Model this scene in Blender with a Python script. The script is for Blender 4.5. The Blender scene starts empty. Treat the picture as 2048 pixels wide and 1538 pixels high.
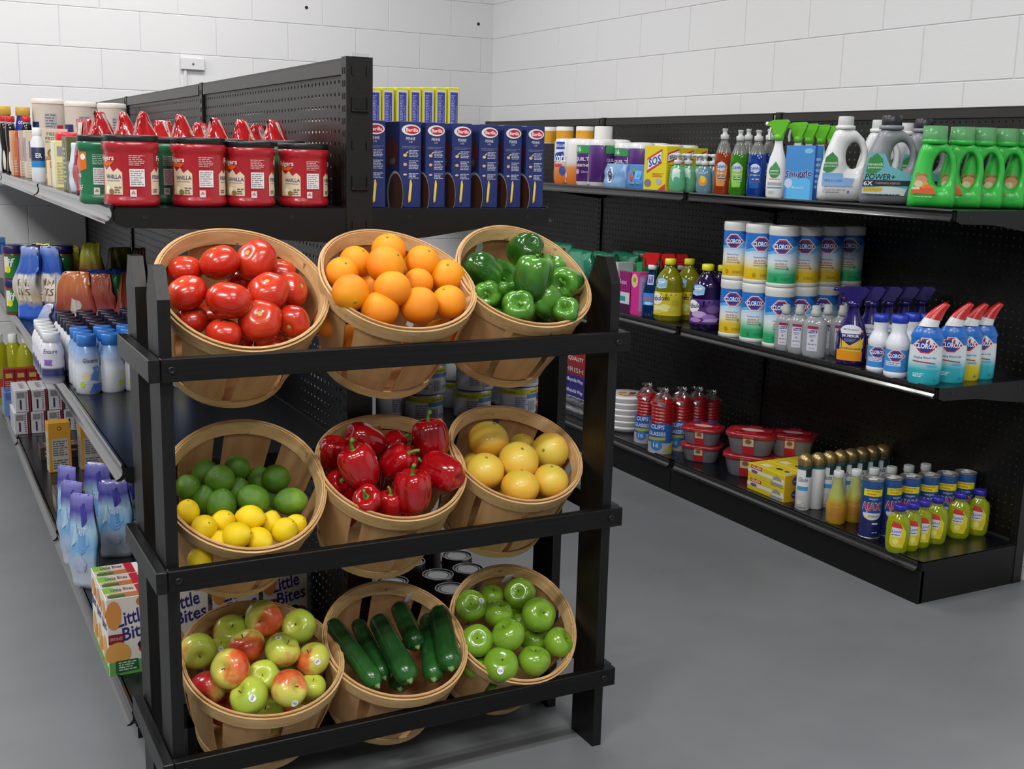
import bpy, math, random
from mathutils import Vector, Matrix, Euler
from mathutils.bvhtree import BVHTree
PI = math.pi
random.seed(7)
scene = bpy.context.scene
COL = scene.collection
R = math.radians

# ---------------------------------------------------------------- camera
FPX, PITCH, ROLL, YAW, CAMH = 2293.908, 0.19713296, 0.02556903, 0.49195562, 1.30
_fw = Vector((math.sin(YAW)*math.cos(PITCH), math.cos(YAW)*math.cos(PITCH), -math.sin(PITCH)))
_r0 = Vector((math.cos(YAW), -math.sin(YAW), 0)); _u0 = _r0.cross(_fw)
CR = _r0*math.cos(ROLL)+_u0*math.sin(ROLL); CU = -_r0*math.sin(ROLL)+_u0*math.cos(ROLL); CF = _fw
cam_d = bpy.data.cameras.new('camera'); cam = bpy.data.objects.new('camera', cam_d); COL.objects.link(cam)
cam_d.sensor_width = 36; cam_d.lens = FPX/2048*36; cam_d.clip_start = .05; cam_d.clip_end = 60
cam.matrix_world = Matrix(((CR.x, CU.x, -CF.x, 0), (CR.y, CU.y, -CF.y, 0), (CR.z, CU.z, -CF.z, CAMH), (0, 0, 0, 1)))
scene.camera = cam

# ---------------------------------------------------------------- world, lights, exposure
w = bpy.data.worlds.new('world'); scene.world = w; w.use_nodes = True
w.node_tree.nodes['Background'].inputs[0].default_value = (.9, .95, 1, 1)
w.node_tree.nodes['Background'].inputs[1].default_value = .25
scene.view_settings.view_transform = 'Standard'; scene.view_settings.look = 'None'
scene.view_settings.gamma = 1; scene.view_settings.use_curve_mapping = False
scene.view_settings.exposure = 0.0
def area(x, y, z, sx, sy, power, col=(1, .985, .96)):
    d = bpy.data.lights.new('ceiling_tube', 'AREA'); d.shape = 'RECTANGLE'; d.size = sx; d.size_y = sy
    d.energy = power; d.color = col
    o = bpy.data.objects.new('ceiling_tube', d); o.location = (x, y, z); COL.objects.link(o)
for lx, ly, p in ((-1.3, -2.0, 24), (1.0, -2.0, 16), (-1.3, 0.2, 32), (0.9, 0.2, 23), (-1.3, 2.6, 26), (1.2, 2.7, 13), (-1.3, 4.8, 25), (1.2, 4.8, 17)):
    area(lx, ly, 3.16, 1.2, .12, p*1.16)
    area(lx, ly+.3, 3.16, 1.2, .12, p*1.16)

def proj(P):
    q = Vector(P)-Vector((0, 0, CAMH)); z = q.dot(CF)
    return (1024+FPX*q.dot(CR)/z, 769-FPX*q.dot(CU)/z, z)
def ray(px, py): return CR*((px-1024)/FPX)+CU*((769-py)/FPX)+CF
def at(px, py, x=None, y=None, z=None):
    d = ray(px, py)
    t = x/d.x if x is not None else y/d.y if y is not None else (z-CAMH)/d.z
    return d*t+Vector((0, 0, CAMH))
def along_y(px, X, Z):
    lo, hi = .3, 9.
    for _ in range(40):
        m = (lo+hi)/2
        if proj((X, m, Z))[0] > px: lo = m
        else: hi = m
    return m
def along_x(px, Y, Z):
    lo, hi = -3., 6.
    for _ in range(40):
        m = (lo+hi)/2
        if proj((m, Y, Z))[0] < px: lo = m
        else: hi = m
    return m

# ---------------------------------------------------------------- materials
def lin(c):
    if isinstance(c, str): c = tuple(int(c[i:i+2], 16)/255 for i in (0, 2, 4))
    return tuple((v/12.92 if v <= .04045 else ((v+.055)/1.055)**2.4) for v in c)
_mats = {}
def mat(c, rough=.45, metal=0., spec=.5, coat=0., trans=0., bump=0., bscale=60., var=0., alpha=1., name='paint'):
    k = (c, rough, metal, spec, coat, trans, bump, bscale, var, alpha)
    if k in _mats: return _mats[k]
    m = bpy.data.materials.new(name); m.use_nodes = True
    nt = m.node_tree; b = nt.nodes['Principled BSDF']; L = nt.links.new
    col = lin(c)
    b.inputs['Base Color'].default_value = (*col, 1); b.inputs['Roughness'].default_value = rough
    b.inputs['Metallic'].default_value = metal; b.inputs['Specular IOR Level'].default_value = spec
    b.inputs['Coat Weight'].default_value = coat; b.inputs['Coat Roughness'].default_value = .08
    b.inputs['Transmission Weight'].default_value = trans; b.inputs['Alpha'].default_value = alpha
    if trans: b.inputs['IOR'].default_value = 1.33
    if bump or var:
        tc = nt.nodes.new('ShaderNodeTexCoord'); n = nt.nodes.new('ShaderNodeTexNoise')
        n.inputs['Scale'].default_value = bscale; n.inputs['Detail'].default_value = 3
        L(tc.outputs['Object'], n.inputs['Vector'])
        if bump:
            bp = nt.nodes.new('ShaderNodeBump'); bp.inputs['Strength'].default_value = bump; bp.inputs['Distance'].default_value = .003
            L(n.outputs['Fac'], bp.inputs['Height']); L(bp.outputs['Normal'], b.inputs['Normal'])
        if var:
            mx = nt.nodes.new('ShaderNodeMix'); mx.data_type = 'RGBA'
            mx.inputs[6].default_value = (*[v*(1-var) for v in col], 1); mx.inputs[7].default_value = (*[min(1, v*(1+var)) for v in col], 1)
            L(n.outputs['Fac'], mx.inputs[0]); L(mx.outputs[2], b.inputs['Base Color'])
    _mats[k] = m; return m
def ramp_mat(stops, rough=.4, axis=2, name='printed_wrap', coat=0., noise=0., nscale=8., rnd=0., bump=0., trans=0.):
    """colour ramp along an object axis (metres), optionally disturbed by noise"""
    k = ('ramp', tuple(stops), rough, axis, noise, nscale, rnd, bump, trans)
    if k in _mats: return _mats[k]
    m = bpy.data.materials.new(name); m.use_nodes = True
    nt = m.node_tree; b = nt.nodes['Principled BSDF']; L = nt.links.new
    b.inputs['Roughness'].default_value = rough; b.inputs['Coat Weight'].default_value = coat
    b.inputs['Transmission Weight'].default_value = trans
    tc = nt.nodes.new('ShaderNodeTexCoord'); sp = nt.nodes.new('ShaderNodeSeparateXYZ'); L(tc.outputs['Object'], sp.inputs[0])
    src = sp.outputs[axis]
    lo, hi = stops[0][0], stops[-1][0]
    mr = nt.nodes.new('ShaderNodeMapRange'); mr.inputs['From Min'].default_value = lo; mr.inputs['From Max'].default_value = hi
    L(src, mr.inputs['Value']); fac = mr.outputs[0]
    n = nt.nodes.new('ShaderNodeTexNoise'); n.inputs['Scale'].default_value = nscale; n.inputs['Detail'].default_value = 4
    if rnd:
        oi = nt.nodes.new('ShaderNodeObjectInfo'); n.noise_dimensions = '4D'
        mu = nt.nodes.new('ShaderNodeMath'); mu.operation = 'MULTIPLY'; mu.inputs[1].default_value = 40
        L(oi.outputs['Random'], mu.inputs[0]); L(mu.outputs[0], n.inputs['W'])
    L(tc.outputs['Object'], n.inputs['Vector'])
    if noise:
        ma = nt.nodes.new('ShaderNodeMath'); ma.operation = 'MULTIPLY_ADD'; ma.inputs[1].default_value = noise
        ms = nt.nodes.new('ShaderNodeMath'); ms.operation = 'SUBTRACT'; ms.inputs[1].default_value = .5
        L(n.outputs['Fac'], ms.inputs[0]); L(ms.outputs[0], ma.inputs[0]); L(fac, ma.inputs[2]); fac = ma.outputs[0]
    cr = nt.nodes.new('ShaderNodeValToRGB'); e = cr.color_ramp.elements
    for i, (p, c) in enumerate(stops):
        q = (p-lo)/(hi-lo)
        el = e[i] if i < 2 else e.new(q)
        el.position = q; el.color = (*lin(c), 1)
    L(fac, cr.inputs[0]); L(cr.outputs[0], b.inputs['Base Color'])
    if bump:
        n2 = nt.nodes.new('ShaderNodeTexNoise'); n2.inputs['Scale'].default_value = 400; L(tc.outputs['Object'], n2.inputs['Vector'])
        bp = nt.nodes.new('ShaderNodeBump'); bp.inputs['Strength'].default_value = bump; bp.inputs['Distance'].default_value = .002
        L(n2.outputs['Fac'], bp.inputs['Height']); L(bp.outputs['Normal'], b.inputs['Normal'])
    _mats[k] = m; return m

def grain_mat(name, c1, c2, rough, scale=(2, 60, 60), knots=False, bump=.3, spec=.5):
    m = bpy.data.materials.new(name); m.use_nodes = True
    nt = m.node_tree; b = nt.nodes['Principled BSDF']; L = nt.links.new
    b.inputs['Roughness'].default_value = rough; b.inputs['Specular IOR Level'].default_value = spec
    tc = nt.nodes.new('ShaderNodeTexCoord'); mp = nt.nodes.new('ShaderNodeMapping'); mp.inputs['Scale'].default_value = scale
    oi = nt.nodes.new('ShaderNodeObjectInfo'); L(oi.outputs['Random'], mp.inputs['Location'])
    n = nt.nodes.new('ShaderNodeTexNoise'); n.inputs['Scale'].default_value = 3; n.inputs['Detail'].default_value = 5
    L(tc.outputs['Object'], mp.inputs[0]); L(mp.outputs[0], n.inputs['Vector'])
    cr = nt.nodes.new('ShaderNodeValToRGB'); cr.color_ramp.elements[0].color = (*lin(c1), 1); cr.color_ramp.elements[1].color = (*lin(c2), 1)
    cr.color_ramp.elements[0].position = .3; cr.color_ramp.elements[1].position = .7
    L(n.outputs['Fac'], cr.inputs[0]); out = cr.outputs[0]
    if knots:
        n3 = nt.nodes.new('ShaderNodeTexNoise'); n3.inputs['Scale'].default_value = 55; L(tc.outputs['Object'], n3.inputs['Vector'])
        c3 = nt.nodes.new('ShaderNodeValToRGB'); c3.color_ramp.elements[0].position = .70; c3.color_ramp.elements[1].position = .78
        mx = nt.nodes.new('ShaderNodeMix'); mx.data_type = 'RGBA'; mx.inputs[7].default_value = (*lin('8a5f33'), 1)
        L(n3.outputs['Fac'], c3.inputs[0]); L(c3.outputs[0], mx.inputs[0]); L(out, mx.inputs[6]); out = mx.outputs[2]
    L(out, b.inputs['Base Color'])
    bp = nt.nodes.new('ShaderNodeBump'); bp.inputs['Strength'].default_value = bump; bp.inputs['Distance'].default_value = .002
    L(n.outputs['Fac'], bp.inputs['Height']); L(bp.outputs['Normal'], b.inputs['Normal'])
    return m

# ---------------------------------------------------------------- mesh builder
class MB:
    def __init__(s): s.v = []; s.f = []; s.mi = []; s.sm = []; s.mats = []
    def m(s, mt):
        if mt not in s.mats: s.mats.append(mt)
        return s.mats.index(mt)
    def add(s, vs, fs, mt, smooth=False):
        o = len(s.v); k = s.m(mt)
        s.v += [tuple(v) for v in vs]
        for f in fs: s.f.append([i+o for i in f]); s.mi.append(k); s.sm.append(smooth)
    def box(s, x0, x1, y0, y1, z0, z1, mt, M=None):
        vs = [Vector((x, y, z)) for x in (x0, x1) for y in (y0, y1) for z in (z0, z1)]
        if M: vs = [M @ v for v in vs]
        s.add(vs, [(0, 1, 3, 2), (4, 6, 7, 5), (0, 4, 5, 1), (2, 3, 7, 6), (0, 2, 6, 4), (1, 5, 7, 3)], mt)
    def cbox(s, x0, x1, y0, y1, z0, z1, mt, c=.002):
        """box with chamfered vertical and horizontal edges"""
        X = (x0, x0+c, x1-c, x1); Y = (y0, y0+c, y1-c, y1); Z = (z0, z0+c, z1-c, z1)
        idx = {}; vs = []
        def V(i, j, k):
            if (i, j, k) not in idx: idx[(i, j, k)] = len(vs); vs.append((X[i], Y[j], Z[k]))
            return idx[(i, j, k)]
        fs = []
        for a in (0, 3):
            fs.append([V(a, 1, 1), V(a, 2, 1), V(a, 2, 2), V(a, 1, 2)]); fs.append([V(1, a, 1), V(2, a, 1), V(2, a, 2), V(1, a, 2)]); fs.append([V(1, 1, a), V(2, 1, a), V(2, 2, a), V(1, 2, a)])
        for a in (0, 3):
            p = 1 if a == 0 else 2
            for b_ in (0, 3):
                q = 1 if b_ == 0 else 2
                fs.append([V(a, q, 1), V(a, q, 2), V(p, b_, 2), V(p, b_, 1)])
                fs.append([V(a, 1, q), V(a, 2, q), V(p, 2, b_), V(p, 1, b_)])
                fs.append([V(1, a, q), V(2, a, q), V(2, p, b_), V(1, p, b_)])
                for c_ in (0, 3):
                    r = 1 if c_ == 0 else 2
                    fs.append([V(a, q, r), V(p, b_, r), V(p, q, c_)])
        s.add(vs, fs, mt)
    def prism(s, pts, a0, a1, mt, axis='y', smooth=False):
        """closed polygon extruded along an axis; pts in the other two axes"""
        n = len(pts)
        def P(p, a): return (p[0], a, p[1]) if axis == 'y' else (a, p[0], p[1]) if axis == 'x' else (p[0], p[1], a)
        vs = [P(p, a0) for p in pts]+[P(p, a1) for p in pts]
        s.add(vs, [[i, (i+1) % n, n+(i+1) % n, n+i] for i in range(n)], mt, smooth)
        s.add(vs, [list(range(n))[::-1], list(range(n, 2*n))], mt)
    def lathe(s, prof, mt, seg=24, sx=1., sy=1., sq=2., cx=0., cy=0., cap=True, smooth=True, mats=None, lob=None):
        vs = []; fs = []
        for i, (r, z) in enumerate(prof):
            for k in range(seg):
                a = 2*PI*k/seg; c, n_ = math.cos(a), math.sin(a)
                q = (abs(c)**sq+abs(n_)**sq)**(-1/sq) if sq != 2 else 1.
                rr = r*q*(lob(a, i/(len(prof)-1)) if lob else 1)
                vs.append((cx+rr*c*sx, cy+rr*n_*sy, z))
        for i in range(len(prof)-1):
            for k in range(seg):
                fs.append([i*seg+k, i*seg+(k+1) % seg, (i+1)*seg+(k+1) % seg, (i+1)*seg+k])
        if mats:
            o = len(s.v); s.v += vs
            for j, f in enumerate(fs): s.f.append([q+o for q in f]); s.mi.append(s.m(mats[j//seg])); s.sm.append(smooth)
            vs2 = vs
            if cap: s.add([vs[k] for k in range(seg)], [list(range(seg))[::-1]], mats[0]); s.add(vs[-seg:], [list(range(seg))], mats[-1])
            return
        s.add(vs, fs, mt, smooth)
        if cap:
            if prof[0][0] > 1e-5: s.add(vs[:seg], [list(range(seg))[::-1]], mt)
            if prof[-1][0] > 1e-5: s.add(vs[-seg:], [list(range(seg))], mt)
    def tube(s, pts, rad, mt, seg=8, smooth=True):
        pts = [Vector(p) for p in pts]; vs = []; fs = []; n = len(pts)
        if not isinstance(rad, (list, tuple)): rad = [rad]*n
        up = Vector((0.123, .2, 1)).normalized()
        for i, p in enumerate(pts):
            t = (pts[min(i+1, n-1)]-pts[max(i-1, 0)]).normalized()
            a = t.cross(up); a = a.normalized() if a.length > 1e-4 else Vector((1, 0, 0)); b = t.cross(a)
            for k in range(seg):
                q = 2*PI*k/seg; vs.append(p+(a*math.cos(q)+b*math.sin(q))*rad[i])
        for i in range(n-1):
            for k in range(seg): fs.append([i*seg+k, i*seg+(k+1) % seg, (i+1)*seg+(k+1) % seg, (i+1)*seg+k])
        fs.append(list(range(seg))[::-1]); fs.append(list(range((n-1)*seg, n*seg)))
        s.add(vs, fs, mt, smooth)
    def mesh(s, name):
        me = bpy.data.meshes.new(name); me.from_pydata(s.v, [], s.f)
        for m_ in s.mats: me.materials.append(m_)
        me.polygons.foreach_set('material_index', s.mi); me.polygons.foreach_set('use_smooth', s.sm); me.update()
        return me
    def obj(s, name, parent=None, loc=None, label=None):
        o = bpy.data.objects.new(name, s.mesh(name)); COL.objects.link(o)
        if parent: o.parent = parent
        if loc: o.location = loc
        if label: o['label'] = label
        return o

def tag(o, label=None, cat=None, group=None, kind=None):
    if label: o['label'] = label
    if cat: o['category'] = cat
    if group: o['group'] = group
    if kind: o['kind'] = kind
    return o
def thing(name, loc=(0, 0, 0), rz=0., label=None, cat=None, group=None):
    o = bpy.data.objects.new(name, None); o.empty_display_size = .05; COL.objects.link(o)
    o.location = loc; o.rotation_euler = (0, 0, rz); return tag(o, label, cat, group)
def copy_tree(o, parent=None):
    c = o.copy(); COL.objects.link(c)
    if parent: c.parent = parent; c.matrix_parent_inverse = o.matrix_parent_inverse.copy()
    for ch in KIDS.get(o.name, None) or [x for x in o.children]: copy_tree(ch, c)
    return c
KIDS = {}
class Kind:
    """first placing moves the prototype itself, later ones copy it with its parts"""
    def __init__(s, root, cat, group=None): s.r = root; s.used = False; s.cat = cat; s.g = group; s.kids = list(root.children)
    def put(s, x, y, z, rz, label, group=None, sc=1., rot=None):
        if not s.used: o = s.r; s.used = True
        else:
            o = s.r.copy(); COL.objects.link(o)
            for k in ('label', 'group', 'category'):
                if k in o: del o[k]
            for c in s.kids:
                d = c.copy(); COL.objects.link(d); d.parent = o
                for g_ in c.children:
                    e = g_.copy(); COL.objects.link(e); e.parent = d
        o.location = (x, y, z); o.rotation_euler = rot or (0, 0, rz)
        o.scale = sc if isinstance(sc, tuple) else (sc, sc, sc)
        g = group or s.g
        tag(o, label, s.cat, g)
        return o

# ---------------------------------------------------------------- flat print (text, patches) laid on real surfaces
_txt = {}
def text_tris(body, bold, shear):
    k = (body, bold, shear)
    if k in _txt: return _txt[k]
    c = bpy.data.curves.new('t', 'FONT'); c.body = body; c.offset = bold*.45; c.shear = shear; c.resolution_u = 2
    o = bpy.data.objects.new('t', c); m = o.to_mesh(); m.calc_loop_triangles()
    vs = [(v.co.x, v.co.y) for v in m.vertices]; tr = [tuple(t.vertices) for t in m.loop_triangles]
    o.to_mesh_clear(); bpy.data.objects.remove(o); bpy.data.curves.remove(c)
    if vs:
        x0 = min(v[0] for v in vs); x1 = max(v[0] for v in vs); y0 = min(v[1] for v in vs); y1 = max(v[1] for v in vs)
        vs = [((x-(x0+x1)/2)/(x1-x0), (y-(y0+y1)/2)/(y1-y0)) for x, y in vs]; asp = (x1-x0)/(y1-y0)
    else: asp = 1
    _txt[k] = (vs, tr, asp); return _txt[k]
def flat(): return lambda u, v, d: (u, -d, v)
def face(x, y, ang):      # a vertical face through (x, y), turned by ang about z; print faces outwards
    c, s_ = math.cos(ang), math.sin(ang)
    return lambda u, v, d: (x+u*c+d*s_, y+u*s_-d*c, v)
def topface(z): return lambda u, v, d: (u, v, z+d)
def cyl(rad, sx=1., sy=1., sq=2., a0=-PI/2):
    """wraps round a lathed body; rad is a radius or a function of height"""
    def f(u, v, d):
        r = rad(v) if callable(rad) else rad
        a = a0+u/r; c, n = math.cos(a), math.sin(a)
        q = (abs(c)**sq+abs(n)**sq)**(-1/sq) if sq != 2 else 1.
        return ((r*q+d)*c*sx, (r*q+d)*n*sy, v)
    return f
def pr(prof):
    def f(v):
        for (r0, z0), (r1, z1) in zip(prof, prof[1:]):
            if z0 <= v <= z1: return r0+(r1-r0)*(v-z0)/max(1e-6, z1-z0)
        return prof[-1][0] if v > prof[-1][1] else prof[0][0]
    return f
def tess(vs, tris, ml):
    vs = list(vs); out = []; st = list(tris); mid = {}
    while st:
        t = st.pop(); e = [(abs(vs[t[i]][0]-vs[t[(i+1) % 3]][0]), i) for i in range(3)]
        l, i = max(e)
        if l <= ml: out.append(t); continue
        a, b, c = t[i], t[(i+1) % 3], t[(i+2) % 3]; k = (min(a, b), max(a, b))
        if k not in mid: mid[k] = len(vs); vs.append(((vs[a][0]+vs[b][0])/2, (vs[a][1]+vs[b][1])/2))
        m = mid[k]; st += [(a, m, c), (m, b, c)]
    return vs, out
def prints(shapes, fn, parent, ml=None, name='printed_label', rough=.4, d0=.0004, mb=None):
    M_ = mb or MB(); rr = random.Random(3)
    for li, s in enumerate(shapes):
        t = s[0]; c = s[-1]; d = d0+li*.00012; P = []
        if t == 'r': x0, y0, x1, y1 = s[1:5]; P.append(([(x0, y0), (x1, y0), (x1, y1), (x0, y1)], [(0, 1, 2), (0, 2, 3)]))
        elif t == 'e':
            cx, cy, rx, ry = s[1:5]; n = 20
            P.append(([(cx+rx*math.cos(2*PI*k/n), cy+ry*math.sin(2*PI*k/n)) for k in range(n)], [(0, k, k+1) for k in range(1, n-1)]))
        elif t == 'p': pts = s[1]; P.append((pts, [(0, k, k+1) for k in range(1, len(pts)-1)]))
        elif t == 't':     # 't', cx, cy, height, text, [max width, bold, shear, rotation], colour
            cx, cy, h, body = s[1:5]; o = s[5] if len(s) > 6 else {}
            vs, tr, asp = text_tris(body, o.get('b', .015), o.get('s', 0))
            w_ = o.get('w', h*asp); ro = o.get('r', 0); ca, sa = math.cos(ro), math.sin(ro)
            P.append(([(cx+(x*w_)*ca-(y*h)*sa, cy+(x*w_)*sa+(y*h)*ca) for x, y in vs], tr))
        elif t == 'l':     # small print: 'l', x0, y0, x1, y1, lines, colour
            x0, y0, x1, y1, n = s[1:6]; hh = (y1-y0)/n
            for k in range(n):
                ya = y1-(k+.75)*hh; x = x0; xe = x0+(x1-x0)*(rr.uniform(.7, 1) if k % 3 else 1)
                while x < xe:
                    w_ = min(rr.uniform(.8, 2.6)*hh, xe-x); P.append(([(x, ya), (x+w_, ya), (x+w_, ya+hh*.5), (x, ya+hh*.5)], [(0, 1, 2), (0, 2, 3)])); x += w_+hh*.35
        elif t == 'b':     # bar code
            x0, y0, x1, y1 = s[1:5]; x = x0
            while x < x1:
                w_ = rr.choice((.0006, .001, .0014)); P.append(([(x, y0), (x+w_, y0), (x+w_, y1), (x, y1)], [(0, 1, 2), (0, 2, 3)])); x += w_+rr.choice((.0007, .0011))
        mt = mat(c, rough, name='print')
        for vs, tr in P:
            if ml: vs, tr = tess(vs, tr, ml)
            M_.add([fn(u, v, d) for u, v in vs], tr, mt)
    if mb: return None
    return M_.obj(name, parent)
def ringp(cx, cy, rx, ry, n=6, a0=0): return [(cx+rx*math.cos(a0+2*PI*k/n), cy+ry*math.sin(a0+2*PI*k/n)) for k in range(n)]

# ---------------------------------------------------------------- the room
XW, YW = 3.125, 6.17
wall_paint = mat('dcdcde', .75, bump=.25, bscale=45, spec=.3, name='white_block_paint')
joint_paint = mat('d3d3d6', .8, name='painted_mortar')
def floor_mat():
    m = bpy.data.materials.new('grey_epoxy_floor'); m.use_nodes = True; nt = m.node_tree; b = nt.nodes['Principled BSDF']; L = nt.links.new
    tc = nt.nodes.new('ShaderNodeTexCoord'); n = nt.nodes.new('ShaderNodeTexNoise'); n.inputs['Scale'].default_value = 1.1; n.inputs['Detail'].default_value = 6; n.inputs['Roughness'].default_value = .6
    L(tc.outputs['Object'], n.inputs['Vector'])
    cr = nt.nodes.new('ShaderNodeValToRGB'); cr.color_ramp.elements[0].color = (*lin('696c6f'), 1); cr.color_ramp.elements[1].color = (*lin('75787b'), 1)
    cr.color_ramp.elements[0].position = .35; cr.color_ramp.elements[1].position = .65
    L(n.outputs['Fac'], cr.inputs[0]); L(cr.outputs[0], b.inputs['Base Color'])
    n2 = nt.nodes.new('ShaderNodeTexNoise'); n2.inputs['Scale'].default_value = 6; L(tc.outputs['Object'], n2.inputs['Vector'])
    mr = nt.nodes.new('ShaderNodeMapRange'); mr.inputs['To Min'].default_value = .33; mr.inputs['To Max'].default_value = .5; L(n2.outputs['Fac'], mr.inputs['Value']); L(mr.outputs[0], b.inputs['Roughness'])
    bp = nt.nodes.new('ShaderNodeBump'); bp.inputs['Strength'].default_value = .08; bp.inputs['Distance'].default_value = .004; L(n2.outputs['Fac'], bp.inputs['Height']); L(bp.outputs['Normal'], b.inputs['Normal'])
    return m
def struct(name, x0, x1, y0, y1, z0, z1, mt):
    M_ = MB(); M_.box(x0, x1, y0, y1, z0, z1, mt); return tag(M_.obj(name), kind='structure')
struct('floor', -3.2, 3.3, -4.2, 6.4, -.1, 0, floor_mat())
struct('ceiling', -3.2, 3.3, -4.2, 6.4, 3.2, 3.3, mat('bcbcbc', .9, name='dimming_ceiling_grey'))  # unseen ceiling, greyed to weaken its bounce into the shelves
wb = struct('wall_back', -3.2, XW+.15, YW, YW+.12, 0, 3.2, joint_paint)
wr = struct('wall_right', XW, XW+.12, -4.2, YW, 0, 3.2, joint_paint)
DIMW = mat('8e8e90', .8, name='dimming_wall_grey')  # unseen walls; grey chosen to cut bounce light reaching the shelves
struct('wall_left', -3.25, -3.2, -4.2, YW, 0, 3.2, DIMW)
struct('wall_front', -3.2, XW, -4.25, -4.2, 0, 3.2, DIMW)
BH, BW, Z0 = .1915, .381, .042
bm_ = MB(); bm_.cbox(.0015, BW-.0015, -.0028, .004, .0015, BH-.0015, wall_paint, .0018); bme = bm_.mesh('block')
def put_block(par, loc, rz, sx=1.):
    o = bpy.data.objects.new('block', bme); COL.objects.link(o); o.parent = par; o.location = loc; o.rotation_euler = (0, 0, rz); o.scale = (sx, 1, 1)
for k in range(14):
    z = Z0+k*BH; x = .76-(0 if k % 2 else BW/2)-6*BW
    while x < XW-.02:
        x1 = min(x+BW, XW); put_block(wb, (x, YW, z), 0, (x1-x)/BW); x += BW
    y = YW-(BW if k % 2 else BW/2); first = True
    if not k % 2: put_block(wr, (XW, YW, z), -PI/2, .5)
    else: y = YW
    while y > 1.6: put_block(wr, (XW, y, z), -PI/2); y -= BW
# small blank outlet cover and conduit on the back wall, two anchor holes
p = at(385, 128, y=YW-.01)
bx = thing('outlet_cover', (p.x, YW-.004, p.z), 0, 'small white blank outlet cover high on the back block wall', 'outlet')
M_ = MB(); M_.cbox(-.06, .06, -.02, 0, -.03, .03, mat('d8d8da', .6), .003); M_.obj('cover_plate', bx)
M_ = MB(); M_.lathe([(.006, 0), (.006, .003), (.003, .004)], mat('8c8c8e', .4, metal=.6), 10); s_ = M_.obj('screw', bx, (0, -.02, 0)); s_.rotation_euler = (PI/2, 0, 0)
M_ = MB(); M_.cbox(-.045, -.03, -.012, 0, -1.0, -.03, mat('d8d8da', .6), .003); M_.obj('conduit', bx)
for hx, hy in ((613, 15), (957, 48)):
    p = at(hx, hy, y=YW-.004); M_ = MB(); M_.lathe([(.009, 0), (.009, .001), (.006, .0012)], mat('151515', .8), 12)
    o = M_.obj('anchor_hole', wb, (p.x, YW-.0033, p.z)); o.rotation_euler = (PI/2, 0, 0)
# ---------------------------------------------------------------- gondola shelving
BLK = mat('0c0a08', .40, spec=.5, bump=.15, bscale=250, name='black_powder_coat')
BLK2 = mat('0a0a0a', .5, spec=.35, name='black_steel')
RAILM = mat('161616', .22, spec=.7, coat=.5, name='glossy_black_price_rail')
DECKM = mat('0b0e13', .25, spec=.5, name='black_shelf_deck')
RAILP = mat('262422', .38, spec=.5, name='grey_black_rail')
HOLE = .0034; PITCHH = .0254
def peg_mesh(L, z0, z1):
    """sheet in the local YZ plane with real square holes on a one inch grid"""
    ny = int((L-.02)/PITCHH); nz = int((z1-z0)/PITCHH); oy = (L-ny*PITCHH)/2; oz = (z1-z0-nz*PITCHH)
    vs = []; fs = []; h = HOLE
    for j in range(nz):
        for i in range(ny):
            y = oy+i*PITCHH; z = z0+oz+j*PITCHH; o = len(vs); cy = y+PITCHH/2; cz = z+PITCHH/2
            vs += [(0, y, z), (0, y+PITCHH, z), (0, y+PITCHH, z+PITCHH), (0, y, z+PITCHH), (0, cy-h, cz-h), (0, cy+h, cz-h), (0, cy+h, cz+h), (0, cy-h, cz+h)]
            fs += [(o, o+1, o+5, o+4), (o+1, o+2, o+6, o+5), (o+2, o+3, o+7, o+6), (o+3, o, o+4, o+7)]
    M_ = MB(); M_.add(vs, fs, BLK)
    M_.add([(0, 0, z0), (0, oy, z0), (0, oy, z1), (0, 0, z1), (0, L-oy, z0), (0, L, z0), (0, L, z1), (0, L-oy, z1), (0, 0, z0+oz), (0, L, z0+oz)],
           [(0, 1, 2, 3), (4, 5, 6, 7), (0, 5, 9, 8)], BLK)
    return M_.mesh('pegboard_panel')
SEC = 1.275; PZ0, PZ1 = .14, 1.455
PEG = peg_mesh(SEC-.03, PZ0, PZ1)
def upright(root, x, y, w_, t, z1, slots=True):
    M_ = MB(); M_.box(x-w_/2, x+w_/2, y-t/2, y+t/2, 0, z1, BLK)
    u = M_.obj('upright_post', root)
    M_ = MB()
    for sx in (-1, 1):
        xx = x+sx*(w_/2+.0006)
        k = .16
        while k < z1-.03:
            for dy in (-.006, .006): M_.add([(xx, y+dy-.0022, k), (xx, y+dy+.0022, k), (xx, y+dy+.0022, k+.013), (xx, y+dy-.0022, k+.013)], [(0, 1, 2, 3)], mat('020202', .9))
            k += .0254
    tag(M_.obj('slot_row', u), kind='stuff'); return u
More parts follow.
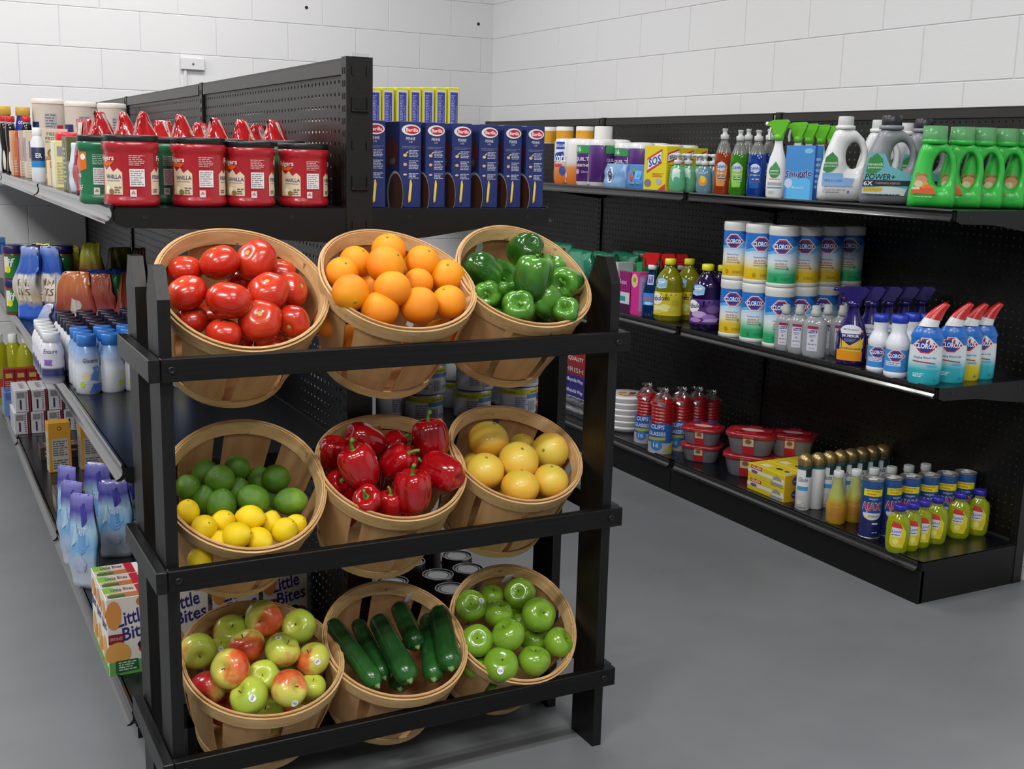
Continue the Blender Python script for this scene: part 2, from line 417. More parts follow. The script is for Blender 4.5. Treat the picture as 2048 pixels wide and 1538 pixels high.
def shelf(root, xb, sg, xf, y0, y1, z, base=False, kick=None, name='shelf'):
    M_ = MB()
    M_.box(min(xb, xf), max(xb, xf), y0, y1, z-.004, z, DECKM)
    M_.box(*sorted((xf, xf-sg*.004)), y0, y1, z-.03, z, BLK2)
    if not base: M_.box(*sorted((xf-sg*.2, xf-sg*.24)), y0+.01, y1-.01, z-.022, z-.004, BLK2)
    s = M_.obj(name, root)
    # concave price rail along the front lip
    o = sg
    pts = [(xf, z+.003), (xf+o*.005, z+.003), (xf+o*.0065, z-.002), (xf+o*.004, z-.010), (xf+o*.0048, z-.018), (xf+o*.010, z-.025), (xf+o*.0165, z-.028), (xf+o*.0165, z-.031), (xf+o*.008, z-.031), (xf, z-.026)]
    M_ = MB(); M_.prism(pts, y0+.012, y1-.02, RAILM); M_.obj('price_rail', s)
    if base:
        kx = kick
        M_ = MB(); M_.box(*sorted((kx, kx-sg*.02)), y0, y1, 0, z-.03, BLK2)
        M_.obj('kick_plate', s)
        for yy in (y0, y1-.003):
            M_ = MB(); M_.box(*sorted((xf-sg*.003, xb)), yy, yy+.003, (0 if abs(kx-xf) < .03 else .085), z-.001, BLK2); M_.obj('end_plate', s)
    else:
        for yy in (y0, y1-.003):
            M_ = MB()
            pts = [(xf, z-.001), (xf, z-.03), (xf-sg*.02, z-.038), (xf-sg*.16, z-.042), (xf-sg*.30, z-.062), (xb, z-.075), (xb, z-.001)]
            M_.prism(pts, yy-.0004, yy+.003, BLK2)
            for dx in (.05, .34):
                M_.box(*sorted((xf-sg*dx, xf-sg*(dx+.012))), yy-.0012, yy, z-.022, z-.014, mat('050505', .5))
            M_.obj('end_bracket', s)
    return s
def gondola(name, label, faces, y0, n, decks, ztop=1.49, spine=None, zoff=0):
    """faces: (back x, direction, front x, kick x); spine: x range of the posts"""
    xs = (spine[0]+spine[1])/2; w_ = spine[1]-spine[0]
    root = thing(name, (0, 0, 0), 0, label, 'shelving')
    for i in range(n+1):
        upright(root, xs, y0+i*SEC+(.015 if i == 0 else -.015 if i == n else 0), w_, .03, ztop)
    for i in range(n):
        ya = y0+i*SEC; yb = ya+SEC
        for (xb, sg, xf, kx) in faces:
            o = bpy.data.objects.new('pegboard_panel', PEG); COL.objects.link(o); o.parent = root; o.location = (xb-sg*.004, ya+.015, 0)
            for zi, z in enumerate(decks): shelf(root, xb, sg, xf, ya+.002, yb-.002, z, base=(zi == 0), kick=kx)
            M_ = MB(); M_.box(*sorted((xb-sg*.004, xb+sg*.004)), ya+.03, yb-.03, PZ1, ztop-.008, RAILP); M_.obj('panel_rail', root)
        M_ = MB(); M_.box(spine[0]+.002, spine[1]-.002, ya+.03, yb-.03, ztop-.008, ztop-.002, BLK); M_.obj('top_cap', root)
    return root
g1 = gondola('wall_shelving', 'long black pegboard wall shelving along the right white block wall', [(3.066, -1, 2.645, 2.64)], 2.30, 3, (.133, .665, 1.178), spine=(3.062, 3.10))
g2 = gondola('aisle_shelving', 'tall black double sided pegboard aisle shelving behind the produce rack', [(.834, -1, .366, .47), (.884, 1, 1.318, 1.22)], 2.30, 3, (.142, .672, 1.183), spine=(.830, .888))
# embossed end face of the near upright and its clear top clip
M_ = MB()
for z in (.30, .50, .70, .90, 1.07, 1.235, 1.395):
    M_.box(.842, .876, 2.2995, 2.2999, z-.010, z+.012, mat('030303', .4))
    M_.cbox(.841, .877, 2.293, 2.2998, z-.016, z-.009, BLK, .002)
    M_.box(.8415, .8445, 2.296, 2.2999, z-.016, z+.014, BLK); M_.box(.8745, .877, 2.296, 2.2999, z-.016, z+.014, BLK)
for z in (.40, .6, .8, .98, 1.15, 1.315, 1.465):
    for x in (.842, .874): M_.box(x, x+.003, 2.297, 2.2999, z-.012, z+.006, BLK)
for z in (.35, .45, .65, .85, 1.02, 1.11, 1.19, 1.275, 1.36, 1.43):
    M_.lathe([(.0035, 0), (.0035, .001)], mat('020202', .5), 8, cx=.859, cy=z)
v0 = M_.v
M2 = MB(); M2.v = [(x, y, z) if abs(y-2.296) < .02 else (x, 2.2992-z*.2, y) for x, y, z in v0]; M2.f = M_.f; M2.mi = M_.mi; M2.sm = M_.sm; M2.mats = M_.mats
tag(M2.obj('punched_slots', g2), kind='stuff')
M_ = MB(); M_.box(.842, .878, 2.297, 2.325, 1.49, 1.497, mat('b8babd', .2, spec=.8)); M_.obj('top_clip', g2, label='clear plastic clip')

# ---------------------------------------------------------------- produce rack
RW = grain_mat('black_stained_wood', '040405', '0c0c0d', .45, (40, 40, 2), bump=.35, spec=.4)
RW2 = grain_mat('black_stained_rail', '040405', '0b0b0c', .48, (2, 40, 40), bump=.35, spec=.3)
RW3 = grain_mat('black_side_rail', '08080a', '141416', .4, (40, 2, 40), spec=.4)
rack = thing('produce_rack', (.84, 2.12, 0), 0, 'black stained wooden three tier produce rack holding nine wood baskets', 'rack')
YF = 1.996
def board(x, y0, name='post', h=1.098):
    c = .028
    M_ = MB(); M_.prism([(y0, 0), (y0+.092, 0), (y0+.092, h-.055), (y0+.092-c, h), (y0+c, h), (y0, h-.055)], x, x+.022, RW, axis='x')
    o = M_.obj(name, rack); o.matrix_parent_inverse = Matrix.Translation(-rack.location); return o
for px_ in (.380, 1.298):
    board(px_, YF); board(px_, 2.2)
def rp(M_, name):
    o = M_.obj(name, rack); o.matrix_parent_inverse = Matrix.Translation(-rack.location); return o
SCR = mat('2b2b2d', .3, metal=.7, name='black_screw')
for zt in (.944, .562, .192):
    M_ = MB(); M_.cbox(.379, 1.338, YF-.02, YF, zt-.041, zt, RW2, .0015); fr = rp(M_, 'front_rail')
    for xa in (.358, 1.322):
        M_ = MB(); M_.cbox(xa, xa+.02, YF-.02 if xa < 1 else YF+.002, 2.285, zt-.041, zt, RW3, .0015); rp(M_, 'side_rail')
    for sx in (.397, 1.309):
        M_ = MB(); M_.lathe([(.0075, 0), (.0075, .0015), (.006, .003), (.0025, .003), (.002, .0015)], SCR, 14)
        s_ = rp(M_, 'screw'); s_.location = (sx, YF-.02, zt-.02); s_.rotation_euler = (PI/2, 0, 0)

# ---------------------------------------------------------------- baskets
WOOD = grain_mat('basket_veneer', 'b5895a', 'c8a070', .6, (14, 14, 1.5), bump=.25, spec=.25)
HOOPM = grain_mat('basket_hoop_wood', 'bf9863', 'd6b684', .5, (6, 6, 30), knots=True, bump=.2, spec=.3)
def ring_band(M_, r0, r1, z0, z1, mt, n=56, wob=0., th0=0.):
    vs = []; fs = []
    for k in range(n):
        a = 2*PI*k/n; q = 1+.018*math.cos(2*a+.6+th0)+.010*math.cos(3*a+th0); wz = wob*math.sin(2*a+1.3+th0)
        c, s_ = math.cos(a), math.sin(a)
        for r, z in ((r0[0], z0), (r1[0], z0), (r1[1], z1), (r0[1], z1)): vs.append((r*q*c, r*q*s_, z+wz))
    for k in range(n):
        a, b = 4*k, 4*((k+1) % n)
        for j in range(4): fs.append([a+j, b+j, b+(j+1) % 4, a+(j+1) % 4])
    M_.add(vs, fs, mt, False)
def make_basket(th0, rt, rb, H, gap0):
    """open bushel basket; local z is its axis, origin at the bottom"""
    root = thing('bushel_basket')
    def rad(t): return rb+(rt-rb)*(t**.8)
    q = lambda a: 1+.018*math.cos(2*a+.6+th0)+.010*math.cos(3*a+th0)
    for i in range(8):
        a_c = gap0+(i+.5)*PI/4; M_ = MB(); vs = []; fs = []
        wd = .0445
        nt_, na = 9, 7
        for layer in (0, 1):
            for j in range(nt_):
                t = j/(nt_-1); r = rad(t)-.0035-layer*.0018+.006*math.sin(PI*t)*(1 if i % 2 else .6)
                for k in range(na):
                    u = (k/(na-1)-.5)*2; ww = wd*(.92+.16*t)*(1 if t > .15 else .93)
                    a = a_c+u*min(ww/r, PI/8*.985); rr = r*q(a)+(.0009 if i % 2 else -.0009)
                    vs.append((rr*math.cos(a), rr*math.sin(a), .004+t*(H-.006)))
        N = nt_*na
        for layer in (0, 1):
            for j in range(nt_-1):
                for k in range(na-1):
                    b = layer*N+j*na+k; f = [b, b+1, b+na+1, b+na]; fs.append(f if layer == 0 else f[::-1])
        for j in range(nt_-1):
            for k in (0, na-1): b = j*na+k; fs.append([b, b+na, b+na+N, b+N])
        M_.add(vs, fs, WOOD, False); M_.obj('slat', root)
    M_ = MB(); M_.lathe([(rb-.004, .0), (rb-.004, .004)], WOOD, 32); M_.obj('base_board', root)
    M_ = MB(); ring_band(M_, (rt-.006-.0085, rt-.0075), (rt-.004-.0075, rt-.0055), H-.024, H+.004, HOOPM, wob=.002, th0=th0); M_.obj('inner_hoop', root)
    M_ = MB(); ring_band(M_, (rt-.004, rt-.001), (rt, rt+.003), H-.028, H+.001, HOOPM, wob=.002, th0=th0)
    M_.obj('rim_hoop', root)
    M_ = MB(); ring_band(M_, (rt-.0052, rt-.0048), (rt-.0035, rt-.0012), H-.006, H+.006, WOOD, wob=.002, th0=th0); M_.obj('rim_seam_strip', root)
    M_ = MB(); ring_band(M_, (rb-.001, rb+.002), (rb+.002, rb+.005), .0, .022, HOOPM, th0=th0); M_.obj('bottom_hoop', root)
    return root
BASK = {}
bl = [('tomato', 'top left', .561, 2.125, 1.045, .158, 50, -1.80), ('orange', 'top middle', .866, 2.107, 1.054, .156, 57, -1.72), ('green pepper', 'top right', 1.147, 2.10, 1.054, .1485, 52.5, -2.1),
      ('lime and lemon', 'middle left', .559, 2.117, .666, .157, 52.5, -1.45), ('red pepper', 'centre', .864, 2.125, .668, .155, 60, -2.35), ('grapefruit', 'middle right', 1.149, 2.12, .668, .1465, 57.5, -1.72),
      ('apple', 'bottom left', .587, 2.13, .297, .160, 68, -1.62), ('zucchini', 'bottom middle', .867, 2.108, .294, .155, 62.5, -2.3), ('green apple', 'bottom right', 1.147, 2.10, .284, .1475, 52, -2.2)]
for i, (kind, where, x, y, z, r, e, g0) in enumerate(bl):
    rb_ = .118; H = .215 if i < 6 else .2
    root = make_basket(i*1.3, r, rb_, H, g0)
    n = Vector((0, -math.cos(R(e)), math.sin(R(e))))
    c = Vector((x, y, z)); base = c-n*H
    root.location = base; root.rotation_euler = (PI/2-R(e), 0, 0)
    tag(root, f'wood slat basket of {kind}s at the {where} of the produce rack'.replace('limes and', 'lime and').replace('lime and lemons', 'limes and lemons').replace('zucchinis', 'zucchini').replace('grapefruits', 'grapefruit').replace('tomatos', 'tomatoes'), 'basket', 'wood slat baskets on the produce rack')
    BASK[kind] = (c, n, r, where, e)

# ---------------------------------------------------------------- fruit and vegetables
def tomato_mesh(var):
    rr = random.Random(var); ph = rr.uniform(0, 6); prof = []
    n = 16
    for i in range(n+1):
        t = -PI/2+PI*i/n; r = math.cos(t); z = math.sin(t)*.84
        if z > .5: z -= .16*math.exp(-(r/.28)**2)
        prof.append((max(r, 1e-4), z))
    M_ = MB(); M_.lathe(prof, TOM, 32, lob=lambda a, t: 1+.03*math.cos(5*a+ph)*min(1, 2*t)+.03*math.cos(2*a+ph*2)); return M_.mesh('tomato')
TOM = ramp_mat([(-1, 'a01208'), (0, 'b81f0c'), (.7, 'c4361a'), (1, 'c24a1e')], .25, coat=.35, noise=.35, nscale=1.5, rnd=1, name='tomato_skin')
ORG = ramp_mat([(-1, 'ee7c00'), (0, 'f28a00'), (1, 'f4a000')], .45, noise=.5, nscale=1.4, rnd=1, bump=.35, name='orange_peel')
LEM = ramp_mat([(-1.2, 'e8c20a'), (0, 'f4d40f'), (1.2, 'e6c40c')], .42, noise=.5, nscale=2, rnd=1, bump=.3, name='lemon_peel')
LIM = ramp_mat([(-1.2, '7a9c2a'), (0, '567f1e'), (1.2, '3f6a18')], .35, noise=1.2, nscale=1.4, rnd=1, bump=.3, name='lime_peel')
GRF = ramp_mat([(-1, 'e0a030'), (0, 'e8b03a'), (1, 'd8c048')], .33, noise=1.4, nscale=1.3, rnd=1, bump=.2, name='grapefruit_peel', coat=.2)
GPP = ramp_mat([(-1, '1f4f12'), (0, '265a16'), (1, '4f8a26')], .18, coat=.4, noise=.9, nscale=1.2, rnd=1, name='green_pepper_skin')
RPP = ramp_mat([(-1, 'a00610'), (0, '960511'), (1, 'a80812')], .16, coat=.5, noise=.8, nscale=1.2, rnd=1, name='red_pepper_skin')
APL = ramp_mat([(-1, 'c23a22'), (-.35, 'd8743a'), (0, 'd0c458'), (1, 'bcc850')], .25, coat=.3, noise=1.3, nscale=1.1, rnd=1, axis=0, name='blush_apple_skin')
APG = ramp_mat([(-1, 'd08a48'), (-.75, 'c8c858'), (0, 'b8c848'), (1, 'a8c040')], .25, coat=.3, noise=.9, nscale=1.1, rnd=1, axis=0, name='yellow_green_apple_skin')
APR = ramp_mat([(-1, '8a1020'), (0, 'b02a28'), (.6, 'd08040'), (1, 'c8b858')], .25, coat=.3, noise=1.0, nscale=1.1, rnd=1, axis=0, name='red_apple_skin')
GAP = ramp_mat([(-1, '8cb032'), (0, '7ca52c'), (1, '6e9826')], .22, coat=.4, noise=.8, nscale=1.5, rnd=1, name='green_apple_skin')
ZUC = ramp_mat([(-1, '0c2c10'), (0, '123a16'), (1, '1c4f1e')], .28, coat=.3, noise=1.6, nscale=2.0, rnd=1, name='zucchini_skin')
STEMG = mat('5f8f34', .6, var=.3, bscale=6, name='green_stem'); STEMB = mat('5a4526', .7, name='brown_stem'); SCARM = mat('b8a860', .7, var=.2, bscale=8, name='stem_scar')
STICK = mat('e9eaf2', .35, name='white_sticker'); 
def sphereish(name, mt, ez=1., tips=0., dim=(0, 0), lobes=(0, 0), seg=28, n=16, flare=0.):
    prof = []
    for i in range(n+1):
        t = -PI/2+PI*i/n; r = math.cos(t); z = math.sin(t)*ez
        if tips: z += math.copysign(tips*max(0, abs(math.sin(t))-.82)/.18, z) if abs(math.sin(t)) > .82 else 0
        if dim[1] and z > 0: z -= dim[1]*math.exp(-(r/.32)**2)
        if dim[0] and z < 0: z += dim[0]*math.exp(-(r/.25)**2)
        r *= 1+flare*math.sin(t)
        prof.append((max(r, 1e-4), z))
    M_ = MB(); M_.lathe(prof, mt, seg, lob=(lambda a, t: 1+lobes[1]*math.cos(lobes[0]*a)*(.4+.6*t)) if lobes[0] else None)
    return M_.mesh(name)
def pepper_mesh(mt, k, nl):
    """blocky fruit: rounded shoulders round a sunken stem, lobed blossom end"""
    rr = random.Random(k); ph = rr.uniform(0, 6); n, seg = 26, 48; vs = []; fs = []
    amp = [1+rr.uniform(-.07, .07) for _ in range(nl)]
    for i in range(n+1):
        t = i/n; th = -PI/2+PI*t
        c, s_ = math.cos(th), math.sin(th)
        r = max(1e-4, abs(c)**.62); z = math.copysign(abs(s_)**.80, s_)*1.02
        r *= .90+.12*math.sin(th*.9+.35)
        for q in range(seg):
            a = 2*PI*q/seg; w_ = abs(math.cos(nl/2*(a+ph)+.18*math.sin(t*3)))**.55
            side = math.exp(-((t-.5)/.42)**4)
            l = (.84+.17*w_)*(1+.03*math.cos(a+ph*2))*amp[int((a+ph)/(2*PI)*nl) % nl]**.5
            edge = min(1, r*1.15)
            zz = z+(.13*(w_-.5)*edge*(1 if s_ > 0 else -1)*(abs(s_)**3))
            zz -= .36*math.exp(-(r/.36)**2)*(1 if s_ > 0 else 0)-.22*math.exp(-(r/.34)**2)*(1 if s_ < 0 else 0)
            vs.append((r*l*math.cos(a), r*l*math.sin(a), zz))
    for i in range(n):
        for q in range(seg): fs.append([i*seg+q, i*seg+(q+1) % seg, (i+1)*seg+(q+1) % seg, (i+1)*seg+q])
    M_ = MB(); M_.add(vs, fs, mt, True); return M_.mesh('pepper')
MESH = {'tomato': [tomato_mesh(k) for k in range(3)], 'orange': [sphereish('orange', ORG, .95)], 'lemon': [sphereish('lemon', LEM, 1.12, .14)], 'lime': [sphereish('lime', LIM, 1.08, .07)],
        'grapefruit': [sphereish('grapefruit', GRF, .9)], 'green pepper': [pepper_mesh(GPP, 1, 4), pepper_mesh(GPP, 2, 3)], 'red pepper': [pepper_mesh(RPP, 3, 4), pepper_mesh(RPP, 4, 3)],
        'apple': [sphereish('apple', m_, .90, dim=(.22, .34), lobes=(5, .02), flare=.09) for m_ in (APL, APG, APR)], 'green apple': [sphereish('green_apple', GAP, .92, dim=(.18, .32), lobes=(5, .025), flare=.10)]}
def stem_mesh(kind):
    M_ = MB()
    if kind == 'tomato': M_.lathe([(.13, 0), (.15, .03), (.09, .045), (.03, .03)], SCARM, 10, lob=lambda a, t: 1+.15*math.cos(5*a)); z = .67
    elif kind in ('orange', 'lemon', 'lime', 'grapefruit'): M_.lathe([(.07, 0), (.075, .02), (.03, .035)], mat('7d7a30', .7), 9, lob=lambda a, t: 1+.2*math.cos(5*a)); z = {'orange': .94, 'lemon': 1.24, 'lime': 1.13, 'grapefruit': .89}[kind]
    elif 'pepper' in kind:
        M_.lathe([(.28, .0), (.30, .05), (.16, .12), (.11, .2)], STEMG, 10, lob=lambda a, t: 1+.18*math.cos(5*a)*(1-t))
        M_.tube([(0, 0, .1), (.02, 0, .3), (.07, 0, .48), (.16, .02, .62), (.27, .04, .68)], [.11, .09, .085, .09, .11] if kind == 'red pepper' else [.11, .09, .08, .08, .09], STEMG, 8); z = .66
        if kind == 'green pepper': M_.v = [(x, y, zz*.6) for x, y, zz in M_.v]
    else: M_.tube([(0, 0, -.12), (.01, 0, .08), (.05, .02, .2)], [.035, .03, .045], STEMB, 6); z = .56
    me = M_.mesh('stem'); return me, z
STEMS = {k: stem_mesh(k) for k in MESH}
stk = MB(); stk.lathe([(.20, -.002), (.20, .006)], STICK, 14, sx=.9)
stk.add([(-.11+.05*k, -.06, .008) for k in range(5)]+[(-.085+.05*k, -.06, .008) for k in range(5)]+[(-.085+.05*k, .07, .008) for k in range(5)]+[(-.11+.05*k, .07, .008) for k in range(5)], [[k, k+5, k+10, k+15] for k in range(5)], mat('3a3a55', .5))
STKM = stk.mesh('sticker')
BVH = {}
ORDN = ['first', 'second', 'third', 'fourth', 'fifth', 'sixth', 'seventh', 'eighth', 'ninth', 'tenth', 'eleventh', 'twelfth', 'thirteenth', 'fourteenth', 'fifteenth']
def dirw(sx, sy):
    z = math.sqrt(max(0.02, 1-sx*sx-sy*sy)); v = CR*sx+CU*sy-CF*z; return v.normalized()
def fruit(kind, basket, px, py, d, off, st, label, group, sticker=None, asp=1., var=0, back=False):
    c, n, r, where, e = BASK[basket]
    p0 = c+n*off; q = ray(px, py); t = (p0-Vector((0, 0, CAMH))).dot(n)/q.dot(n); pos = Vector((0, 0, CAMH))+q*t
    depth = (pos-Vector((0, 0, CAMH))).dot(CF); rad = d/2*depth/FPX
    ms = MESH[kind]; me = ms[var % len(ms)]
    o = bpy.data.objects.new(kind.replace(' ', '_'), me); COL.objects.link(o); o.location = pos
    z = math.sqrt(max(.02, 1-st[0]**2-st[1]**2)) if st[0]**2+st[1]**2 < 1 else 0
    ax = (CR*st[0]+CU*st[1]-CF*(-.5 if back else z)).normalized()
    rq = ax.to_track_quat('Z', 'Y') @ Euler((0, 0, random.uniform(0, 6.28) if kind != 'apple' else (st[2] if len(st) > 2 else 0))).to_quaternion()
    o.rotation_mode = 'QUATERNION'; o.rotation_quaternion = rq; o.scale = (rad, rad, rad*asp)
    tag(o, label, {'green pepper': 'pepper', 'red pepper': 'pepper', 'green apple': 'apple'}.get(kind, kind), group)
    sm, sz = STEMS[kind]
    s_ = bpy.data.objects.new('stem_scar' if kind in ('tomato', 'orange', 'lemon', 'lime', 'grapefruit') else 'stem', sm); COL.objects.link(s_); s_.parent = o; s_.location = (0, 0, sz)
    if sticker:
        dl = rq.inverted() @ dirw(*sticker)
        if me.name not in BVH: BVH[me.name] = BVHTree.FromPolygons([v.co for v in me.vertices], [list(p.vertices) for p in me.polygons])
        hit = BVH[me.name].ray_cast(dl*3, -dl)
        if hit[0]:
            k = bpy.data.objects.new('sticker', STKM); COL.objects.link(k); k.parent = o; k.location = hit[0]+hit[1]*.004
            k.rotation_mode = 'QUATERNION'; k.rotation_quaternion = hit[1].to_track_quat('Z', 'Y'); k['label'] = 'white fruit sticker'
    return o
TOPB = (0, .98)
ROWS = [
 ('tomato', 'tomato', [('back', [(370, 540, 70, -.03, (.1, .95)), (440, 525, 83, .0, (-.3, .9)), (512, 521, 87, .0, (-.38, .42)), (562, 545, 64, -.035, (.3, .9))]),
   ('middle', [(374, 586, 80, .0, (-.22, .8)), (457, 600, 90, .025, (.2, .97)), (537, 583, 84, .015, (.05, .65)), (582, 580, 74, -.02, (.9, .3))]),
   ('front', [(384, 640, 68, -.045, (.1, .9)), (448, 667, 72, -.02, (.1, .95)), (521, 641, 88, -.005, (.15, .38)), (587, 643, 68, -.015, (-.2, -.5))]),
   ('lower', [(418, 632, 70, -.08, (.1, .9)), (490, 560, 70, -.06, (.1, .9)), (560, 600, 70, -.085, (.1, .9)), (470, 680, 74, -.10, (.1, .9)), (545, 690, 70, -.09, (.1, .9))])]),
 ('orange', 'orange', [('back', [(711, 524, 66, -.01, (.55, .65)), (777, 501, 70, .0, (.0, .7)), (845, 524, 68, .0, (.45, .62)), (895, 553, 70, -.01, (.05, .62))]),
   ('middle', [(684, 546, 66, .0, (.35, .55)), (771, 530, 78, .03, (.72, .5)), (837, 565, 60, -.01, (.2, .95)), (701, 585, 75, .015, (.35, -.6)), (785, 578, 76, .03, (.1, .98))]),
   ('front', [(759.5, 619, 76, .0, (.0, .99)), (838, 611, 78, .005, (-.4, .9)), (897, 604, 70, -.005, (-.25, .72))]),
   ('lower', [(742, 583, 66, -.045, (.1, .9)), (657, 645, 60, -.09, (.1, .9)), (770, 690, 74, -.10, (.1, .9)), (880, 670, 66, -.10, (.1, .9)), (690, 680, 66, -.13, (.1, .9)), (820, 540, 66, -.07, (.1, .9))])]),
 ('green pepper', 'green pepper', [('back', [(966, 540, 72, -.01, (.6, -.5), True), (1053, 500, 78, .0, (-.15, -.15), True), (1102, 545, 64, -.02, (.2, .9))]),
   ('middle', [(1067, 556, 84, .035, (.2, .96)), (1136, 567, 74, .0, (-.35, -.1)), (975, 588, 60, -.01, (.0, -.2)), (1000, 545, 60, -.02, (.8, -.3), True)]),
   ('front', [(1037, 618, 74, -.005, (.05, .35)), (1098, 606, 78, -.01, (-.7, .5)), (1132, 624, 60, .0, (-.1, .3))]),
   ('lower', [(1010, 588, 62, -.045, (.1, .9)), (1060, 610, 70, -.06, (.1, .9)), (985, 640, 66, -.10, (.1, .9)), (1100, 650, 66, -.10, (.1, .9)), (1060, 680, 66, -.13, (.1, .9))])]),
 ('lime', 'lime and lemon', [('back', [(410, 948, 52, -.05, (.3, .8)), (474, 937, 52, -.045, (.1, .5)), (518, 958, 46, -.06, (.2, .9)), (552, 957, 56, -.04, (-.05, .12))]),
   ('middle', [(375, 974, 50, -.03, (.7, .3)), (440, 959, 60, -.02, (.1, .25)), (474, 982, 50, -.05, (.4, .8)), (407, 999, 54, -.045, (.3, .8))]),
   ('front', [(443, 1011, 60, -.035, (.2, .9)), (507, 1000, 60, -.025, (-.6, .5)), (581, 1003, 56, -.02, (-.97, -.1))]),
   ('lower', [(540, 990, 56, -.09, (.1, .9)), (470, 1020, 60, -.11, (.1, .9)), (395, 1010, 56, -.10, (.1, .9)), (520, 1030, 60, -.12, (.1, .9))])]),
 ('lemon', 'lime and lemon', [('back', [(375, 1025, 48, -.03, (.2, .8)), (446, 1046, 50, -.025, (.5, .6)), (501, 1035, 50, -.005, (.97, -.1)), (541, 1047, 44, -.025, (.3, .9)), (590, 1051, 44, -.015, (.7, .5))]),
   ('front', [(408, 1056, 52, -.008, (.5, .4)), (438, 1084, 40, -.02, (.2, .9)), (473, 1071, 54, .0, (.9, .2)), (518, 1079, 50, -.01, (.8, -.3)), (569, 1061, 50, -.003, (.6, .6))]),
   ('lower', [(400, 1120, 50, -.07, (.2, .8)), (480, 1110, 52, -.09, (.2, .8))])]),
 ('red pepper', 'red pepper', [('back', [(664, 905, 66, -.01, (-.3, -.6), True), (729, 880, 76, .0, (.7, -.4), True), (784, 890, 54, -.02, (.7, .5), True), (862, 880, 80, .02, (-.15, .98))]),
   ('middle', [(719, 934, 86, .035, (-.3, .9)), (795, 926, 70, .01, (.75, .62)), (885, 944, 84, .015, (-.8, .3), True), (676, 962, 56, -.03, (.5, .1))]),
   ('front', [(738, 1000, 66, .0, (-.1, .35)), (780, 1010, 56, -.01, (.1, .9)), (826, 984, 82, .02, (.0, .97))]),
   ('lower', [(700, 985, 60, -.05, (.1, .9)), (830, 930, 66, -.05, (.1, .9)), (690, 1020, 66, -.1, (.1, .9)), (800, 1030, 66, -.12, (.1, .9)), (760, 950, 66, -.07, (.1, .9))])]),
 ('grapefruit', 'grapefruit', [('back', [(977, 881, 84, -.02, (.3, .9)), (1044, 893, 56, -.06, (.2, .9)), (1100, 902, 76, -.015, (-.4, .1))]),
   ('middle', [(970, 942, 78, -.01, (.1, .8)), (1037, 922, 82, .0, (.2, .7))]),
   ('front', [(1100, 962, 74, -.012, (.1, .9)), (1040, 974, 78, -.005, (.1, .98))]),
   ('lower', [(950, 930, 56, -.06, (.1, .9)), (1080, 1000, 70, -.10, (.1, .9)), (1000, 1000, 72, -.11, (.1, .9))])]),
 ('apple', 'apple', [('back', [(463, 1266, 74, -.02, (.2, .7), 'y'), (528.6, 1237, 76, .02, (-.1, -.02, 2.6), 'b'), (598, 1253, 70, .01, (-.15, .35, 0.5), 'y')]),
   ('middle', [(395, 1301, 74, .01, (.4, -.3, 0), 'y'), (440, 1300, 54, -.03, (.2, .9), 'y', (.3, .3)), (494, 1293, 74, .015, (-.3, .9, 2.9), 'b'), (564, 1301, 72, .025, (.6, .75, 1), 'y', (-.1, .85)), (626, 1319, 70, .005, (-.4, .8, 1.5), 'b', (.4, .1))]),
   ('front', [(416, 1375, 72, -.02, (-.1, -.6), 'r'), (462, 1337, 80, .035, (-.3, .2, 3.4), 'b'), (527, 1353, 66, .0, (.05, .35), 'y'), (499, 1392, 80, .005, (-.6, .5), 'y', (.35, .15)), (577, 1377, 76, .02, (.75, .35, 4.5), 'b', (.45, -.6)), (624, 1374, 56, -.025, (.2, .9), 'y')]),
   ('lower', [(560, 1340, 70, -.05, (.1, .9), 'y'), (450, 1420, 70, -.09, (.1, .9), 'r'), (530, 1435, 76, -.09, (.1, .9), 'y', (-.3, .3)), (600, 1410, 70, -.1, (.1, .9), 'b')])]),
 ('green apple', 'green apple', [('back', [(941.6, 1212, 64, .0, (.1, .4), 0, (.7, .45)), (984, 1192, 48, -.04, (.2, .9)), (1040, 1188, 64, -.01, (-.15, .4)), (1076, 1230, 70, .01, (.45, .35))]),
   ('middle', [(996, 1228, 60, .0, (.3, .9)), (954, 1282, 66, .0, (.1, .45)), (1017, 1271, 68, .025, (-.4, .85)), (1116, 1286, 62, -.005, (.8, .5))]),
   ('front', [(1001, 1331, 72, .0, (.15, .7), 0, (0, -.05)), (1068, 1322, 66, .0, (.1, .98))]),
   ('lower', [(1040, 1240, 60, -.045, (.1, .9)), (950, 1330, 62, -.05, (.1, .9)), (1070, 1280, 62, -.06, (.1, .9)), (1000, 1370, 60, -.1, (.1, .9))])]),
]
